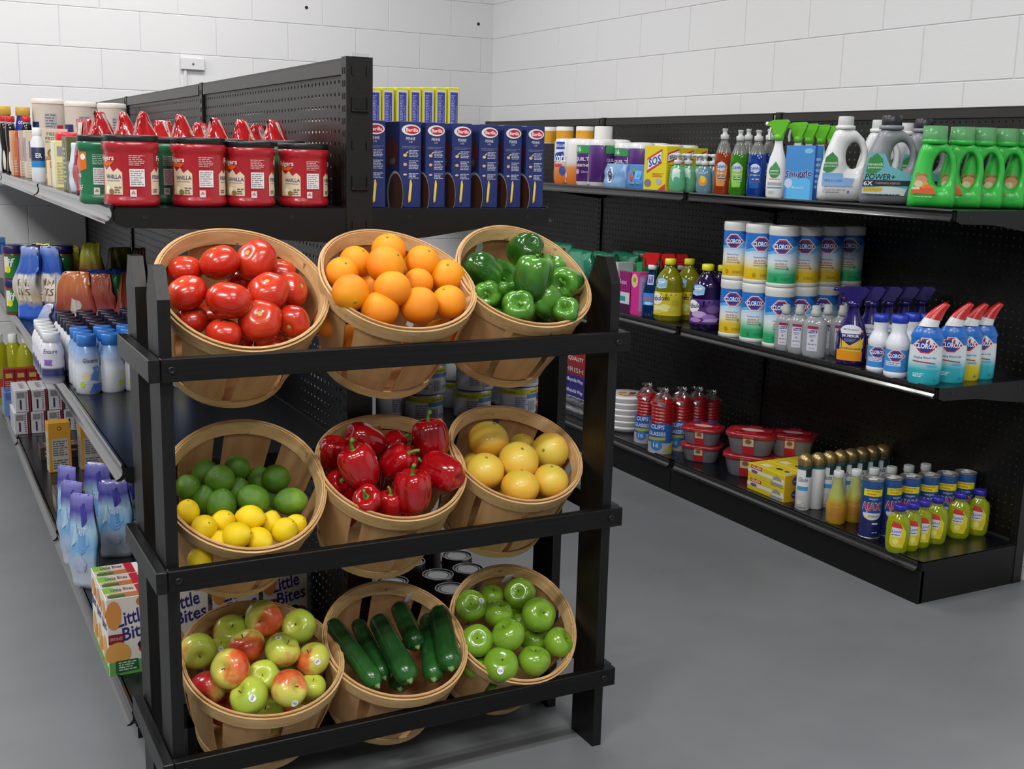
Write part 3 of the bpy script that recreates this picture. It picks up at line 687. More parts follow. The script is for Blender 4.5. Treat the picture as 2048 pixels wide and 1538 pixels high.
for kind, bk, rows in ROWS:
    where = BASK[bk][3]; pl = {'tomato': 'tomatoes', 'orange': 'oranges', 'grapefruit': 'grapefruit', 'apple': 'yellow and red apples'}.get(kind, kind+'s')
    desc = {'tomato': 'glossy red tomato', 'orange': 'bright orange', 'green pepper': 'green bell pepper', 'red pepper': 'red bell pepper', 'lime': 'green lime', 'lemon': 'yellow lemon', 'grapefruit': 'yellow orange grapefruit', 'apple': 'apple', 'green apple': 'shiny green apple'}[kind]
    for rn, items in rows:
        items = sorted(items, key=lambda t: t[0])
        for i, it in enumerate(items):
            px, py, d, off, st = it[:5]; ex = it[5:] if len(it) > 5 else ()
            dd = desc; var = i; back = False; stc = None
            if kind == 'apple':
                var = {'b': 0, 'y': 1, 'r': 2}[ex[0]]; dd = {'b': 'red blushed yellow apple', 'y': 'yellow green apple', 'r': 'dark red apple'}[ex[0]]
                stc = ex[1] if len(ex) > 1 else None
            elif kind == 'green apple': stc = ex[1] if len(ex) > 1 else None
            elif ex and ex[0] is True: back = True
            if stc: dd += ' with a white sticker'
            if rn == 'lower': lb = f'{dd} low in the {where} basket, {ORDN[i]} from left'
            else: lb = f'{dd}, {rn} row, {where} basket, {ORDN[i]} from left'
            fruit(kind, bk, px, py, d, off, st, lb, f'{pl} in the {where} basket', stc, {'green pepper': 1.06, 'red pepper': 1.08, 'lime': 1.08, 'lemon': 1.05}.get(kind, 1.), var, back)
# stub of stem ends: zucchini
def zucchini(a, b, wpx, off0, off1, i, fat=1.):
    c, n, r, where, e = BASK['zucchini']; P = []
    for (px, py), off in ((a, off0), (b, off1)):
        q = ray(px, py); t = (c+n*off-Vector((0, 0, CAMH))).dot(n)/q.dot(n); P.append(Vector((0, 0, CAMH))+q*t)
    depth = (P[0]-Vector((0, 0, CAMH))).dot(CF); rad = wpx/2*depth/FPX; L_ = (P[1]-P[0]).length
    prof = []; N = 20
    for k in range(N+1):
        t = k/N; rr = min(1, (1-(1-min(t/.12, 1))**2)**.5)*min(1, (1-(1-min((1-t)/.16, 1))**2)**.5); prof.append((max(rad*rr*(.86+.16*t), 1e-4), t*L_))
    M_ = MB(); M_.lathe(prof, ZUC2, 22, lob=lambda a_, t: 1+.012*math.cos(6*a_))
    o = M_.obj('zucchini'); o.location = P[0]; o.rotation_mode = 'QUATERNION'; o.rotation_quaternion = (P[1]-P[0]).normalized().to_track_quat('Z', 'Y')
    M_ = MB(); M_.lathe([(rad*.34, -.0045), (rad*.30, -.001), (rad*.16, .002), (rad*.10, .005)], mat('6f8f4a', .6, var=.3, bscale=60), 10, lob=lambda a_, t: 1+.14*math.cos(5*a_))
    s_ = M_.obj('stem_end', o, (0, 0, L_-.0015))
    wh = ['long dark green zucchini lying at the far left of the bottom middle basket', 'dark zucchini half hidden beside the leftmost one in the bottom middle basket', 'large glossy green zucchini lying across the centre of the bottom middle basket', 'dark zucchini at the back centre with its pale blossom end showing', 'shadowed zucchini standing behind the right one in the bottom middle basket', 'zucchini standing at the right side of the bottom middle basket, yellowish tip', 'zucchini lying low beneath the others in the bottom middle basket'][i]
    tag(o, wh, 'zucchini', 'zucchini in the bottom middle basket')
ZUC2 = ramp_mat([(0, '0b2a10'), (.12, '15411a'), (.22, '2a6a2a')], .27, coat=.25, noise=.5, nscale=60, rnd=1, name='zucchini_green')
zucchini((658, 1240), (757, 1374), 42, -.005, -.005, 0)
zucchini((712, 1240), (770, 1358), 36, -.04, -.035, 1)
zucchini((752, 1232), (821, 1364), 48, .005, .005, 2)
zucchini((795, 1208), (836, 1296), 42, -.035, -.03, 3)
zucchini((856, 1230), (868, 1362), 42, -.045, -.03, 4)
zucchini((876, 1215), (903, 1340), 48, -.005, .0, 5)
zucchini((790, 1290), (800, 1380), 44, -.09, -.09, 6)
# paper tags stapled inside two baskets
for bk, tx, ty in (('zucchini', 819.5, 1195), ('green apple', 1015, 1157)):
    c, n, r, where, e = BASK[bk]; V = Vector((0, math.sin(R(e)), math.cos(R(e))))
    q = ray(tx, ty); p0 = c+V*(r-.034); t = (p0-Vector((0, 0, CAMH))).dot(V)/q.dot(V); pos = Vector((0, 0, CAMH))+q*t
    M_ = MB(); M_.box(-.011, .011, -.0006, .0006, -.012, .012, mat('c9cbd6', .6)); o = M_.obj('paper_tag'); o.location = pos
    o.rotation_euler = (PI/2-R(e), 0, .15); tag(o, f'small white paper tag stapled inside the back wall of the {where} basket', 'tag')
# ---------------------------------------------------------------- helpers for goods
def depth_of(x, y, z): return proj((x, y, z))[2]
def h_at(x, y, z0, ytop):
    lo, hi = z0, z0+.8
    for _ in range(30):
        m = (lo+hi)/2
        if proj((x, y, m))[1] > ytop: lo = m
        else: hi = m
    return m-z0
def fit(kind, x, y, z, rz, label, group=None, ytop=None, wpx=None, sc=None):
    s = kind.h0 and ytop and h_at(x, y, z, ytop)/kind.h0 or (sc or 1)
    sx = wpx*depth_of(x, y, z)/FPX/kind.w0 if wpx else s
    if sc and not ytop: s = sx = sc
    return kind.put(x, y, z, rz, label, group, (sx, sx, s))
def mk(root, cat, w0, h0, group=None):
    k = Kind(root, cat, group); k.w0 = w0; k.h0 = h0; return k
WH = mat('e8e8e6', .35, name='white_plastic'); 
ZT, ZM, ZB = 1.178, .665, .133       # wall shelving decks
AT, AM, AB = 1.183, .672, .142       # aisle shelving decks
EDGE = mat('c8c8c4', .5, name='card_edge')
def carton(name, w, d, h, c, front=(), right=(), left=(), top=(), rough=.45):
    M_ = MB(); M_.cbox(-w/2, w/2, -d/2, d/2, 0, h, mat(c, rough, name='printed_card'), min(.0012, w*.03)); o = M_.obj(name)
    P = MB()
    for sh, fn in ((front, face(0, -d/2, 0)), (right, face(w/2, 0, PI/2)), (left, face(-w/2, 0, -PI/2)), (top, topface(h))):
        if sh: prints(sh, fn, None, mb=P)
    if P.v: P.obj('printed_panel', o)
    return o
def bottle(name, parts, labels=()):
    """parts: (name, profile, material, kwargs)"""
    root = thing(name)
    for nm, prof, mt, kw in parts:
        M_ = MB(); M_.lathe(prof, mt, **kw); M_.obj(nm, root)
    for sh, fn, ml in labels: prints(sh, fn, root, ml)
    return root
def bag(name, w, d, h, mt, seed=0, topw=.9, crumple=.006, base=.9, prn=(), lean=0., sq=3.5, topd=.05, extra=()):
    rr = random.Random(seed); n, seg = 18, 36; vs = []; fs = []
    ph = [(rr.uniform(4, 16), rr.uniform(0, 6), rr.uniform(3, 9), rr.uniform(0, 6)) for _ in range(4)]
    def S(a, t):
        c, s_ = math.cos(a), math.sin(a); q = (abs(c)**sq+abs(s_)**sq)**(-1/sq)
        ww = w/2*(base+(1-base)*math.sin(min(1, t*3)*PI/2))*(1-(1-topw)*max(0, t-.5)*2); dd = d/2*(base+(1-base)*math.sin(min(1, t*3)*PI/2))*(1-(1-topd)*(max(0, t-.35)/.65)**1.1)
        nz = sum(math.sin(f*t+p+g*a) * math.cos(g*a+q_) for f, p, g, q_ in ph)/2*crumple*min(1, t*4)
        x = c*q*ww+nz*.6; y = s_*q*dd+nz*(1.1-t*.6)+lean*t*t*h; return x, y, t*h+.4*nz*(t > .9)
    for i in range(n+1):
        for k in range(seg): vs.append(S(2*PI*k/seg, i/n))
    for i in range(n):
        for k in range(seg): fs.append([i*seg+k, i*seg+(k+1) % seg, (i+1)*seg+(k+1) % seg, (i+1)*seg+k])
    fs.append(list(range(seg))[::-1]); fs.append(list(range(n*seg, (n+1)*seg)))
    M_ = MB(); M_.add(vs, fs, mt, True); root = M_.obj(name)
    if prn:
        def fn(u, v, dd):
            t = min(1, v/h); x_ = u/(w/2); a = -PI/2+max(-1, min(1, x_))*PI*.235; x, y, z = S(a, t)
            return (x, y-.0012-dd, v)
        def fn2(u, v, dd):
            p = fn(u, v, dd); return (-p[0], -p[1], p[2])
        prints(prn, fn, root, .012, name='printed_front')
    return root
FOIL = lambda c, r=.2: mat(c, r, coat=.6, spec=.6, var=.15, bscale=20, name='foil_film')

# ================================================================ aisle shelving, left side, top shelf
def tub(c1, c2, green):
    P_ = [(.044, 0), (.0505, .004), (.052, .010), (.0508, .016), (.0495, .019), (.0492, .022), (.0492, .102), (.0495, .106), (.0515, .109), (.0525, .117), (.051, .124), (.047, .127)]
    cream = 'd9c9ae'
    if not green:
        lab = [('p', [(-.078, .024), (-.026, .024), (-.026, .066), (-.034, .074), (-.042, .067), (-.05, .078), (-.062, .07), (-.078, .08)], cream), ('p', [(.026, .024), (.078, .024), (.078, .08), (.062, .07), (.05, .078), (.04, .067), (.034, .074), (.026, .066)], cream),
               ('p', [(-.078, .08), (-.05, .078), (-.04, .086), (-.078, .09)], 'd8601f'), ('p', [(.078, .08), (.05, .078), (.04, .086), (.078, .09)], 'd8601f'),
               ('t', -.045, .058, .008, 'VANILLA', {'w': .036, 'b': .03}, '2c3566'), ('t', .046, .058, .008, 'FRENCH', {'w': .034, 'b': .03}, '2c3566'), ('r', -.062, .050, -.03, .0507, '2c3566'), ('r', .03, .050, .064, .0507, '2c3566'),
               ('l', -.040, .026, -.028, .040, 3, '6b5a4a'), ('e', -.056, .034, .007, .008, 'efe4c4'), ('e', .058, .034, .007, .008, 'efe4c4'), ('e', -.047, .030, .006, .005, '8a6a3c'), ('l', .029, .028, .04, .036, 2, '6b5a4a')]
    else:
        lab = [('p', [(-.078, .085), (-.078, .068), (-.06, .074), (-.04, .066), (-.026, .07), (-.026, .104), (-.078, .104)], 'd2691e'), ('p', [(-.078, .068), (-.06, .074), (-.05, .07), (-.06, .09), (-.078, .085)], 'e8b52c'), ('e', -.034, .094, .006, .006, 'e6e6e0'),
               ('t', -.052, .033, .011, 'DECAF', {'w': .032, 'b': .02}, 'd8d8cf'), ('t', .052, .033, .011, 'DECAF', {'w': .032, 'b': .02}, 'd8d8cf')]
    lab += [('t', -.060, .092 if not green else .057, .013, 'Folgers', {'w': .042, 'b': .03}, 'eae6dd'), ('t', .060, .092 if not green else .057, .013, 'Folgers', {'w': .042, 'b': .03}, 'eae6dd'),
            ('r', -.0135, .040, .0135, .073, 'e3e1e0'), ('l', -.012, .042, .011, .071, 7, '8d8b8c'), ('l', -.014, .079, .014, .100, 6, 'd8a0a0' if not green else '9fc7b2'),
            ('r', -.0135, .020, -.002, .034, 'd9cfcc'), ('p', ringp(-.0078, .0275, .0042, .0042, 3, PI/2), c1), ('p', ringp(-.0078, .0272, .0018, .0018, 3, PI/2), 'd9cfcc')]
    r = bottle('coffee_tub', [('body', P_, mat(c1, .3, coat=.3), dict(seg=36, sq=2.8)), ('lid', [(.050, .1235), (.0515, .125), (.0515, .135), (.050, .1375), (.046, .1375), (.045, .136)], mat('17181a', .35), dict(seg=36, sq=2.8))],
               [(lab, cyl(pr(P_), sq=2.8), .006)])
    return r
redtub = mk(tub('a51a26', '', False), 'tub', .108, .1375); grntub = mk(tub('1c6b47', '', True), 'tub', .108, .1375)
for i, (px, yt, wp) in enumerate(((264.5, 279, 107), (399, 289, 107), (499, 293, 101), (607, 300, 98))):
    x = along_x(px, 2.372, AT); fit(redtub, x, 2.372, AT, .05+.02*i, f'red coffee tub with black lid, {ORDN[i]} from left at the shelf front', 'red coffee tubs on the aisle top shelf', sc=.97*[1.03, 1.02, .99, .98][i])
for i, (px, Y) in enumerate(((214, 2.47), (333, 2.49), (450, 2.50), (562, 2.50))):
    x = along_x(px, Y, AT); fit(grntub, x, Y, AT, -.35 if i == 0 else .0, f'green coffee tub behind the red tubs, {ORDN[i]} from left', 'green coffee tubs on the aisle top shelf', sc=.99)
REDF = FOIL('b01218', .16)
cb = []
for s_ in (1, 2, 3):
    r = bag('coffee_bag', .085, .078, .185, REDF, s_, topw=.5, crumple=.010, topd=.10, prn=[('r', -.028, .02, .012, .183, 'b9b4b0') if s_ != 3 else ('r', -.008, .02, .018, .183, 'cfc6c0'), ('e', -.008, .15, .009, .009, 'c8c0a8'), ('e', -.008, .15, .005, .005, '8d8a70'), ('p', [(-.034, .075), (.022, .07), (.026, .115), (-.026, .125)], '7d1015'), ('t', -.005, .096, .022, 'any', {'s': .2, 'b': .03}, 'd8d0cc')])
    cb.append(mk(r, 'bag', .085, .185))
bags_ = [(208, 222, 2.62, 1.15, 1), (252, 222, 2.85, 1.4, 2), (295, 224, 2.68, 1.3, 0), (330, 240, 2.9, 0.75, 1), (366, 228, 2.65, 1.2, 2), (407, 246, 2.9, 0.9, 0), (436, 235, 2.72, 1.1, 1), (487, 238, 2.66, 1.0, 2), (520, 250, 2.9, 0.8, 0), (551, 240, 2.64, 0.9, 1)]
for i, (px, yt, Y, rz, v) in enumerate(bags_):
    x = along_x(px, Y, AT); fit(cb[v], x, Y, AT, rz, f'shiny red foil coffee bag behind the tubs, {ORDN[i]} from left', 'red foil coffee bags on the aisle top shelf', ytop=yt+3, wpx=90)
def PXY(px, v, Z):      # v under 1.2 is a distance x from the aisle shelf spine side, otherwise y
    if v > 10: q = at(px, v, z=Z); return q.x, q.y
    return (v, along_y(px, v, Z)) if v < 1.2 else (along_x(px, v, Z), v)
def LX(px, Y, Z=AT): return along_x(px, Y, Z)
def LL(px, v, Z=AT): x, y = PXY(px, v, Z); return (x, y, Z)
# far left goods on the same shelf
tk = tag(carton('tall_carton', .045, .09, .135, '5d6138', left=[('r', -.04, .0, .0, .13, '55663a'), ('l', -.035, .02, .03, .11, 8, 'a7a58a')], front=[('r', -.022, .0, .022, .075, 'a8a490'), ('r', 0, 0, .022, .13, '3f5a33'), ('l', -.018, .01, .0, .07, 6, '6d6c55')]), 'olive and cream tea carton beside the red coffee bag at shelf edge', 'carton')
tk.location = LL(152, .40)
c = tag(carton('tall_carton', .05, .09, .125, 'e3df9a', front=[('r', .004, 0, .0245, .125, 'd3dc26'), ('r', -.02, .085, .0, .11, '9a91a0'), ('l', -.022, .01, .002, .07, 8, 'b8ae90'), ('t', .015, .11, .006, 'O', 'e9e9e0')], left=[('r', -.044, .0, .044, .12, 'dcd6c0')]), 'pale yellow and lime narrow carton at the front edge of the top shelf', 'carton')
c.location = LL(129, .41)
r = bottle('creamer_canister', [('body', [(.038, 0), (.040, .01), (.040, .07), (.036, .095), (.038, .11)], ramp_mat([(0, 'd8dde6'), (.04, '3a82c8'), (.08, '4a9ad8'), (.11, '203a80')], .3), dict(seg=28)), ('lid', [(.041, .108), (.044, .112), (.044, .145), (.042, .152), (.036, .154)], mat('d42a3c', .35), dict(seg=28))],
           [([('e', .02, .075, .014, .016, 'e0c890'), ('t', .0, .128, .008, 'TONER', {'b': .03}, 'f0d0d0'), ('t', 0, .1, .007, 'VANILLA', 'e8ecf4')], cyl(pr([(.0405, 0), (.0405, .07), (.0365, .095), (.0445, .112), (.0445, .16)])), .006)])
tag(r, 'blue creamer canister with red lid behind the yellow carton', 'canister'); r.location = LL(143, .50); r.rotation_euler[2] = -.2; r.scale = (.95, .95, 1.0)
oc = carton('oat_carton', .085, .05, .165, 'd8bb8a', front=[('r', -.0415, .075, .0415, .163, 'd9cbb0'), ('t', 0, .148, .011, 'FIBER &', {'b': .02}, '4a4440'), ('t', 0, .133, .011, 'PROTEIN', {'b': .02}, '4a4440'), ('l', -.03, .118, .03, .126, 1, '8a8178'), ('e', .0, .085, .026, .02, '8c6c3c'), ('e', .0, .083, .02, .014, 'cdb48a'), ('r', -.0415, .02, .0415, .075, 'b99662'), ('e', -.02, .042, .012, .01, 'c8a020'), ('l', -.034, .004, .03, .018, 2, 'e8e0d0')])
tag(oc, 'tan fiber and protein oatmeal carton standing on the top shelf', 'carton'); oc.location = LL(112, .48); oc.scale = (.98, 1, 1)
c = tag(carton('oat_carton', .035, .08, .07, 'e0cba0', front=[('r', -.017, .05, .017, .07, 'd88a3c'), ('l', -.014, .01, .012, .045, 4, 'a08c60')]), 'small cream and orange carton at the shelf edge below the oatmeal carton', 'carton'); c.location = LL(112, .40)
c = tag(carton('oat_carton', .06, .05, .15, 'b98f5a', front=[('r', -.03, .07, .03, .1, 'd87038'), ('l', -.022, .01, .022, .05, 4, 'e4dccb')]), 'brown carton half hidden behind the tan oatmeal carton', 'carton'); c.location = LL(88, .50)
oat = []
for i, (px, yt, Y, wp) in enumerate(((103, 198, 5.3, 61), (167, 204, 5.0, 60), (229, 207, 4.75, 54))):
    if i == 0:
        r = bottle('oats_canister', [('body', [(.05, 0), (.05, .232)], mat('cfc2b6', .55), dict(seg=32)), ('lid', [(.0515, .232), (.0515, .246), (.048, .249)], mat('d6cbc2', .4), dict(seg=32))],
                   [([('r', -.018, .12, .02, .20, 'b9b4b8'), ('l', -.016, .122, .018, .198, 8, '6f6c7a'), ('r', -.085, .1, -.038, .17, '22305c'), ('t', -.06, .12, .02, 'OATS', {'b': .02}, 'e8e8ea'), ('r', .02, .14, .045, .16, 'c8384a')], cyl(.0502), .008)])
        oatk = mk(r, 'canister', .102, .249)
    x, Y = PXY(px, Y, AT); fit(oatk, x, Y, AT, .1*i, f'large cream oats canister at the back of the top shelf, {ORDN[i]} from the left', 'oats canisters', ytop=yt, wpx=wp)
r = bottle('drink_jar', [('body', [(.03, 0), (.032, .01), (.032, .12), (.026, .14), (.024, .15)], ramp_mat([(0, 'dfe0e4'), (.09, 'd8dade'), (.1, '2b3fa8'), (.15, '27348e')], .3), dict(seg=20)), ('cap', [(.027, .148), (.029, .15), (.029, .17), (.027, .172)], mat('c9a040', .4), dict(seg=20))],
           [([('t', 0, .128, .014, 'orange', {'b': .04, 's': .1}, 'e0e4f4'), ('l', -.02, .02, .02, .09, 7, '9a9aa8')], cyl(.0325), .007)])
dj = mk(r, 'bottle', .064, .172)
for i, (px, Y) in enumerate(((14, 5.3), (52, 5.3))): x, Y = PXY(px, Y, AT); fit(dj, x, Y, AT, .1, f'white and blue jar behind the black bottles, {ORDN[i]} from the left', 'blue topped jars', ytop=212-i*-2, wpx=30)
r = bottle('sauce_bottle', [('body', [(.022, 0), (.027, .008), (.027, .03), (.023, .06), (.021, .075), (.026, .1), (.028, .14), (.022, .158), (.018, .162)], mat('15100f', .12, coat=.5), dict(seg=20)), ('cap', [(.024, .166), (.025, .168), (.025, .182), (.022, .184)], mat('c8202c', .35), dict(seg=20)), ('neck', [(.02, .16), (.02, .167)], mat('c9c5c2', .2), dict(seg=16))],
           [([('e', -.012, .04, .008, .032, 'd8d2c8')], cyl(pr([(.0272, 0), (.0272, .03), (.0232, .06), (.0215, .075)])), .006)])
sbk = mk(r, 'bottle', .056, .184)
for i, (px, Y) in enumerate(((14, .40), (26, .40), (57, .5))): x, Y = PXY(px, Y, AT); fit(sbk, x, Y, AT, 0, ['black sauce bottle with red cap at the far left end of the shelf', 'second black sauce bottle from the left, beside the red boxes', 'red capped dark bottle behind the red snack boxes'][i], None, ytop=231 + i, wpx=20)
for i, (px, c1, c2, Y, w_) in enumerate(((37, 'd8a070', 'c8906a', .40, .04), (46, 'b01c20', 'd86030', .41, .03), (55, 'c9b49c', '9a86b0', .42, .045), (67, 'cdbfae', '8a7898', .42, .045))):
    c = carton('snack_carton', w_, .085, .142, c1, front=[('r', -w_*.3, .06, w_*.3, .11, c2), ('l', -w_*.4, .01, w_*.4, .05, 5, 'e8e0d0')], left=[('r', -.04, .05, .04, .12, c2)])
    tag(c, ['orange and white snack carton next to the black bottles', 'narrow dark red snack carton with its spine outward', 'cream and purple snack carton right of the red one', 'cream noodle carton left of the white bottle'][i], 'carton'); c.location = LL(px, Y); c.scale = (1, 1, 1.12)
r = bottle('white_bottle', [('body', [(.018, 0), (.020, .005), (.020, .105), (.013, .118), (.012, .124)], ramp_mat([(0, 'dcdde2'), (.038, 'e0e2e8'), (.040, '2f86c8'), (.055, '2f86c8'), (.057, '2a3550'), (.09, '2a3550'), (.092, 'd8d8dc'), (.124, 'd8d8dc')], .35), dict(seg=20)), ('cap', [(.013, .122), (.0135, .124), (.0135, .14), (.012, .142)], WH, dict(seg=16))],
           [([('t', 0, .07, .012, 'ER', {'b': .04}, 'e8e8e8')], cyl(.0203), .006)])
tag(r, 'slim white bottle with blue and navy bands at the shelf edge', 'bottle'); r.location = LL(79, .39); r.scale = (1, 1, 1.15)
c = bag('snack_pouch', .09, .03, .12, ramp_mat([(-.045, 'd6d8e0'), (-.01, 'b4c4e0'), (.0, '2f80d0'), (.03, '3a90e0'), (.045, 'c8ccd8')], .25, axis=0), 5, crumple=.003)
tag(c, 'silver and blue pouch leaning by the green coffee tub', 'pouch'); c.location = LL(168, .405); c.rotation_euler[2] = -1.1
c = bag('coffee_bag', .08, .04, .21, REDF, 11, crumple=.006, prn=[('r', -.03, .16, .0, .2, 'd0ccc8'), ('e', -.012, .18, .012, .012, 'cfc6a8'), ('e', -.012, .18, .006, .006, '8f8c72'), ('p', [(-.03, .08), (.03, .09), (.034, .14), (-.026, .15)], '8d1218'), ('t', .0, .115, .03, 'ny', {'s': .2, 'b': .03}, 'd8cfca')])
tag(c, 'tall red foil coffee bag turned sideways at the left end of the tubs', 'bag'); c.location = LL(174, .405); c.rotation_euler[2] = -1.25; c.scale = (.9, .9, .84)

# ================================================================ aisle shelving, left side, middle shelf
def bigbag(w, d, h, stops, seed, prn=(), crumple=.011, rough=.3): return bag('snack_bag', w, d, h, ramp_mat(stops, rough, coat=.3, noise=.16, nscale=25), seed, topw=.62, crumple=crumple, prn=prn)
P_ = [(.030, 0), (.033, .006), (.033, .085), (.030, .092)]
r = bottle('peanut_butter_jar', [('body', P_, mat('6d4526', .25), dict(seg=24)), ('lid', [(.032, .09), (.034, .093), (.034, .112), (.032, .114)], mat('2a1f5c', .35), dict(seg=24))],
           [([('r', -.036, .012, .018, .082, '1c7a38'), ('r', -.036, .03, -.02, .08, 'd8d8d4'), ('e', -.022, .04, .009, .012, 'd8d820'), ('t', -.012, .062, .028, 'if', {'b': .05, 's': .2}, 'e4e4e0'), ('r', .018, .012, .04, .082, '7d5a48')], cyl(pr(P_)), .006)])
pbk = mk(r, 'jar', .068, .114)
for i, (px, Y) in enumerate(((34, 4.62), (82, 4.6), (131, 4.58))):
    for lv in (0, 1):
        x = LX(px, Y, AM); fit(pbk, x, Y, AM+lv*.125, 0, f'peanut butter jar with purple lid, {"lower" if lv == 0 else "upper"} one of the {ORDN[i]} stack from the left', 'peanut butter jars', sc=1.15)
def LB(name, px, Y, yt, w, d, h, stops, seed, rz, label, prn=(), Z=AM, rough=.3):
    o = bigbag(w, d, h, stops, seed, prn, rough=rough); o.name = name; x, Y = PXY(px, Y, Z); o.location = (x, Y, Z); o.rotation_euler[2] = rz
    o.scale[2] = h_at(x, Y, Z, yt)/h; tag(o, label, 'bag'); return o
cer = [('r', -.05, .06, .05, .145, 'd8d4cc'), ('t', 0, .12, .022, 'MINI', {'b': .04, 'w': .07}, '7a4a20'), ('t', 0, .09, .022, 'BITES', {'b': .04, 'w': .075}, '7a4a20')]
blue_st = [(0, '2f62c8'), (.04, '2f62c8'), (.06, 'c8b48a'), (.14, 'b8bcc4'), (.15, '2a50a8'), (.2, '3a66b8'), (.22, '8a9ad0')]
LB('cereal_bag', 64, 638, 495, .12, .05, .23, blue_st, 21, -.9, 'blue and white cereal bag standing at the left end of the middle shelf', cer)
LB('cereal_bag', 108, 640, 492, .12, .05, .23, blue_st, 22, -.9, 'second blue and white cereal bag, right of the first on the middle shelf', cer)
yel_st = [(0, '2a1210'), (.1, '3a1412'), (.15, '6a1a18'), (.19, 'c8c82a'), (.23, 'd0d030')]
LB('snack_bag', 88, 622, 489, .1, .05, .23, yel_st, 23, -.5, 'dark snack bag with bright yellow top between the blue cereal bags')
LB('snack_bag', 148, 622, 492, .1, .05, .23, yel_st, 24, -.4, 'dark snack bag with yellow top under the third peanut butter jar')
LB('snack_bag', 192, 655, 486, .09, .06, .22, yel_st, 25, -.3, 'dark red snack bag with pointed yellow top in front of the black panel')
LB('snack_bag', 246, 655, 496, .12, .06, .2, [(0, '180808'), (.14, '241010'), (.17, '5a5a20'), (.2, '707028')], 26, .2, 'shadowed snack bag at the back, yellow top darkened for shade')  # shade put into the colour: darkened take on the yellow-topped bags
LB('snack_bag', 284, 660, 497, .06, .05, .2, [(0, '180a10'), (.15, '3a1420'), (.2, '8a4a58')], 27, .2, 'dark bag with pinkish top just above the left rack post')
chip = [(0, '7a3028'), (.08, '8a3a30'), (.12, 'a04a38'), (.15, 'b86838')]
LB('chip_bag', 160, 690, 545, .13, .06, .18, chip, 28, -.5, 'orange topped red chip bag lying behind the drink bottles', [('p', [(-.04, .01), (.0, .01), (.03, .11), (-.01, .12)], 'c4bcb4'), ('l', -.02, .03, .01, .09, 5, '9a8a80')])
LB('chip_bag', 208, 690, 548, .1, .06, .18, [(0, '7a2a26'), (.1, '8a302c'), (.16, 'a85038')], 29, -.3, 'red chip bag in the middle of the chip bags behind the bottles')
LB('chip_bag', 240, 680, 552, .1, .06, .18, [(0, '1a1a18'), (.1, '202420'), (.12, '1c6a34'), (.18, '2a8a44')], 30, .1, 'black chip bag with a green top behind the drink bottles', [('r', -.012, .13, .008, .145, 'c8c8c8')])
LB('chip_bag', 265, 695, 548, .09, .06, .18, [(0, '7a2a22'), (.12, '8a342a'), (.18, 'a8502c')], 31, .2, 'red and orange chip bag nearest the left rack post', [('p', [(-.04, .02), (-.025, .02), (-.002, .12), (-.012, .13)], 'c0b8b0')])
LB('chip_bag', 220, 668, 540, .2, .05, .15, [(0, '101830'), (.1, '1c2c60'), (.15, '3050a8')], 32, .1, 'blue bag glimpsed between the chip bag tops')
LB('snack_bag', 44, 622, 520, .07, .05, .17, [(0, 'c0b080'), (.06, 'd0c04a'), (.09, 'c8c8c0'), (.12, '8a2028'), (.17, 'a03038')], 33, -.8, 'narrow red and yellow bag left of the blue cereal bag')
LB('snack_bag', 99, 692, 612, .05, .04, .12, [(0, '2a5aa0'), (.05, '4a7ab8'), (.12, 'b8b8d0')], 34, -.9, 'small blue and silver bag at the shelf edge before the drink bottles')
c = tag(carton('snack_carton', .04, .05, .19, '4a7aa8', front=[('r', -.02, .12, .02, .17, '2a60b0'), ('r', -.02, .0, .02, .11, 'c0bcc4')]), 'white and blue packet at the far left end of the middle shelf', 'carton'); c.location = LL(5, .42, AM)
# nutrition drink bottles in rows
def drink(cap, body, lab):
    Pd = [(.024, 0), (.0275, .004), (.0275, .05), (.026, .058), (.0275, .068), (.0275, .076), (.022, .092), (.019, .098)]
    return bottle('nutrition_drink', [('body', Pd, body, dict(seg=22)), ('cap', [(.0195, .098), (.021, .0985), (.021, .118), (.0195, .12), (.0175, .12)], cap, dict(seg=22))], [(lab, cyl(pr(Pd)), .006)])
gl = drink(mat('3577c8', .3), ramp_mat([(0, 'c8ccd6'), (.02, 'd0d2d8'), (.06, 'c4cbd8'), (.08, '8fa8cc'), (.1, '5f8cc8')], .25, coat=.3),
           [('p', [(-.002, .03), (.02, .026), (.026, .052), (.018, .058), (.004, .056)], '5b83c4'), ('p', [(-.006, .004), (.03, .004), (.03, .022), (.004, .022)], '4a6cc4'), ('r', -.027, .022, .027, .0255, 'b8bede'), ('e', -.011, .036, .009, .010, 'd2c8a0'), ('e', -.02, .021, .0055, .0055, 'a8c820'), ('t', 0, .070, .009, 'Glucerna', {'w': .034, 's': .15, 'b': .01}, '3a3f5c')])
en = drink(mat('191b33', .35), ramp_mat([(0, '2a2f60'), (.02, '303868'), (.025, 'c8c8d4'), (.06, 'c8c4d4'), (.07, 'd4d4dc'), (.1, 'd8d8e0')], .25, coat=.3), [('r', -.016, .044, .004, .058, '7a5aa0'), ('t', .0, .078, .010, 'Ensure', {'w': .034, 's': .15, 'b': .01}, '2c3570'), ('e', .012, .03, .008, .01, 'd8cfa8')])
glk = mk(gl, 'bottle', .055, .12, 'blue capped nutrition drinks'); enk = mk(en, 'bottle', .055, .12, 'navy capped nutrition drinks')
cols_ = [(178, 0), (226, 1), (273, 2), (320, 3), (367, 4)]
nb = 0
sc_ = 1.13; YD = 3.07
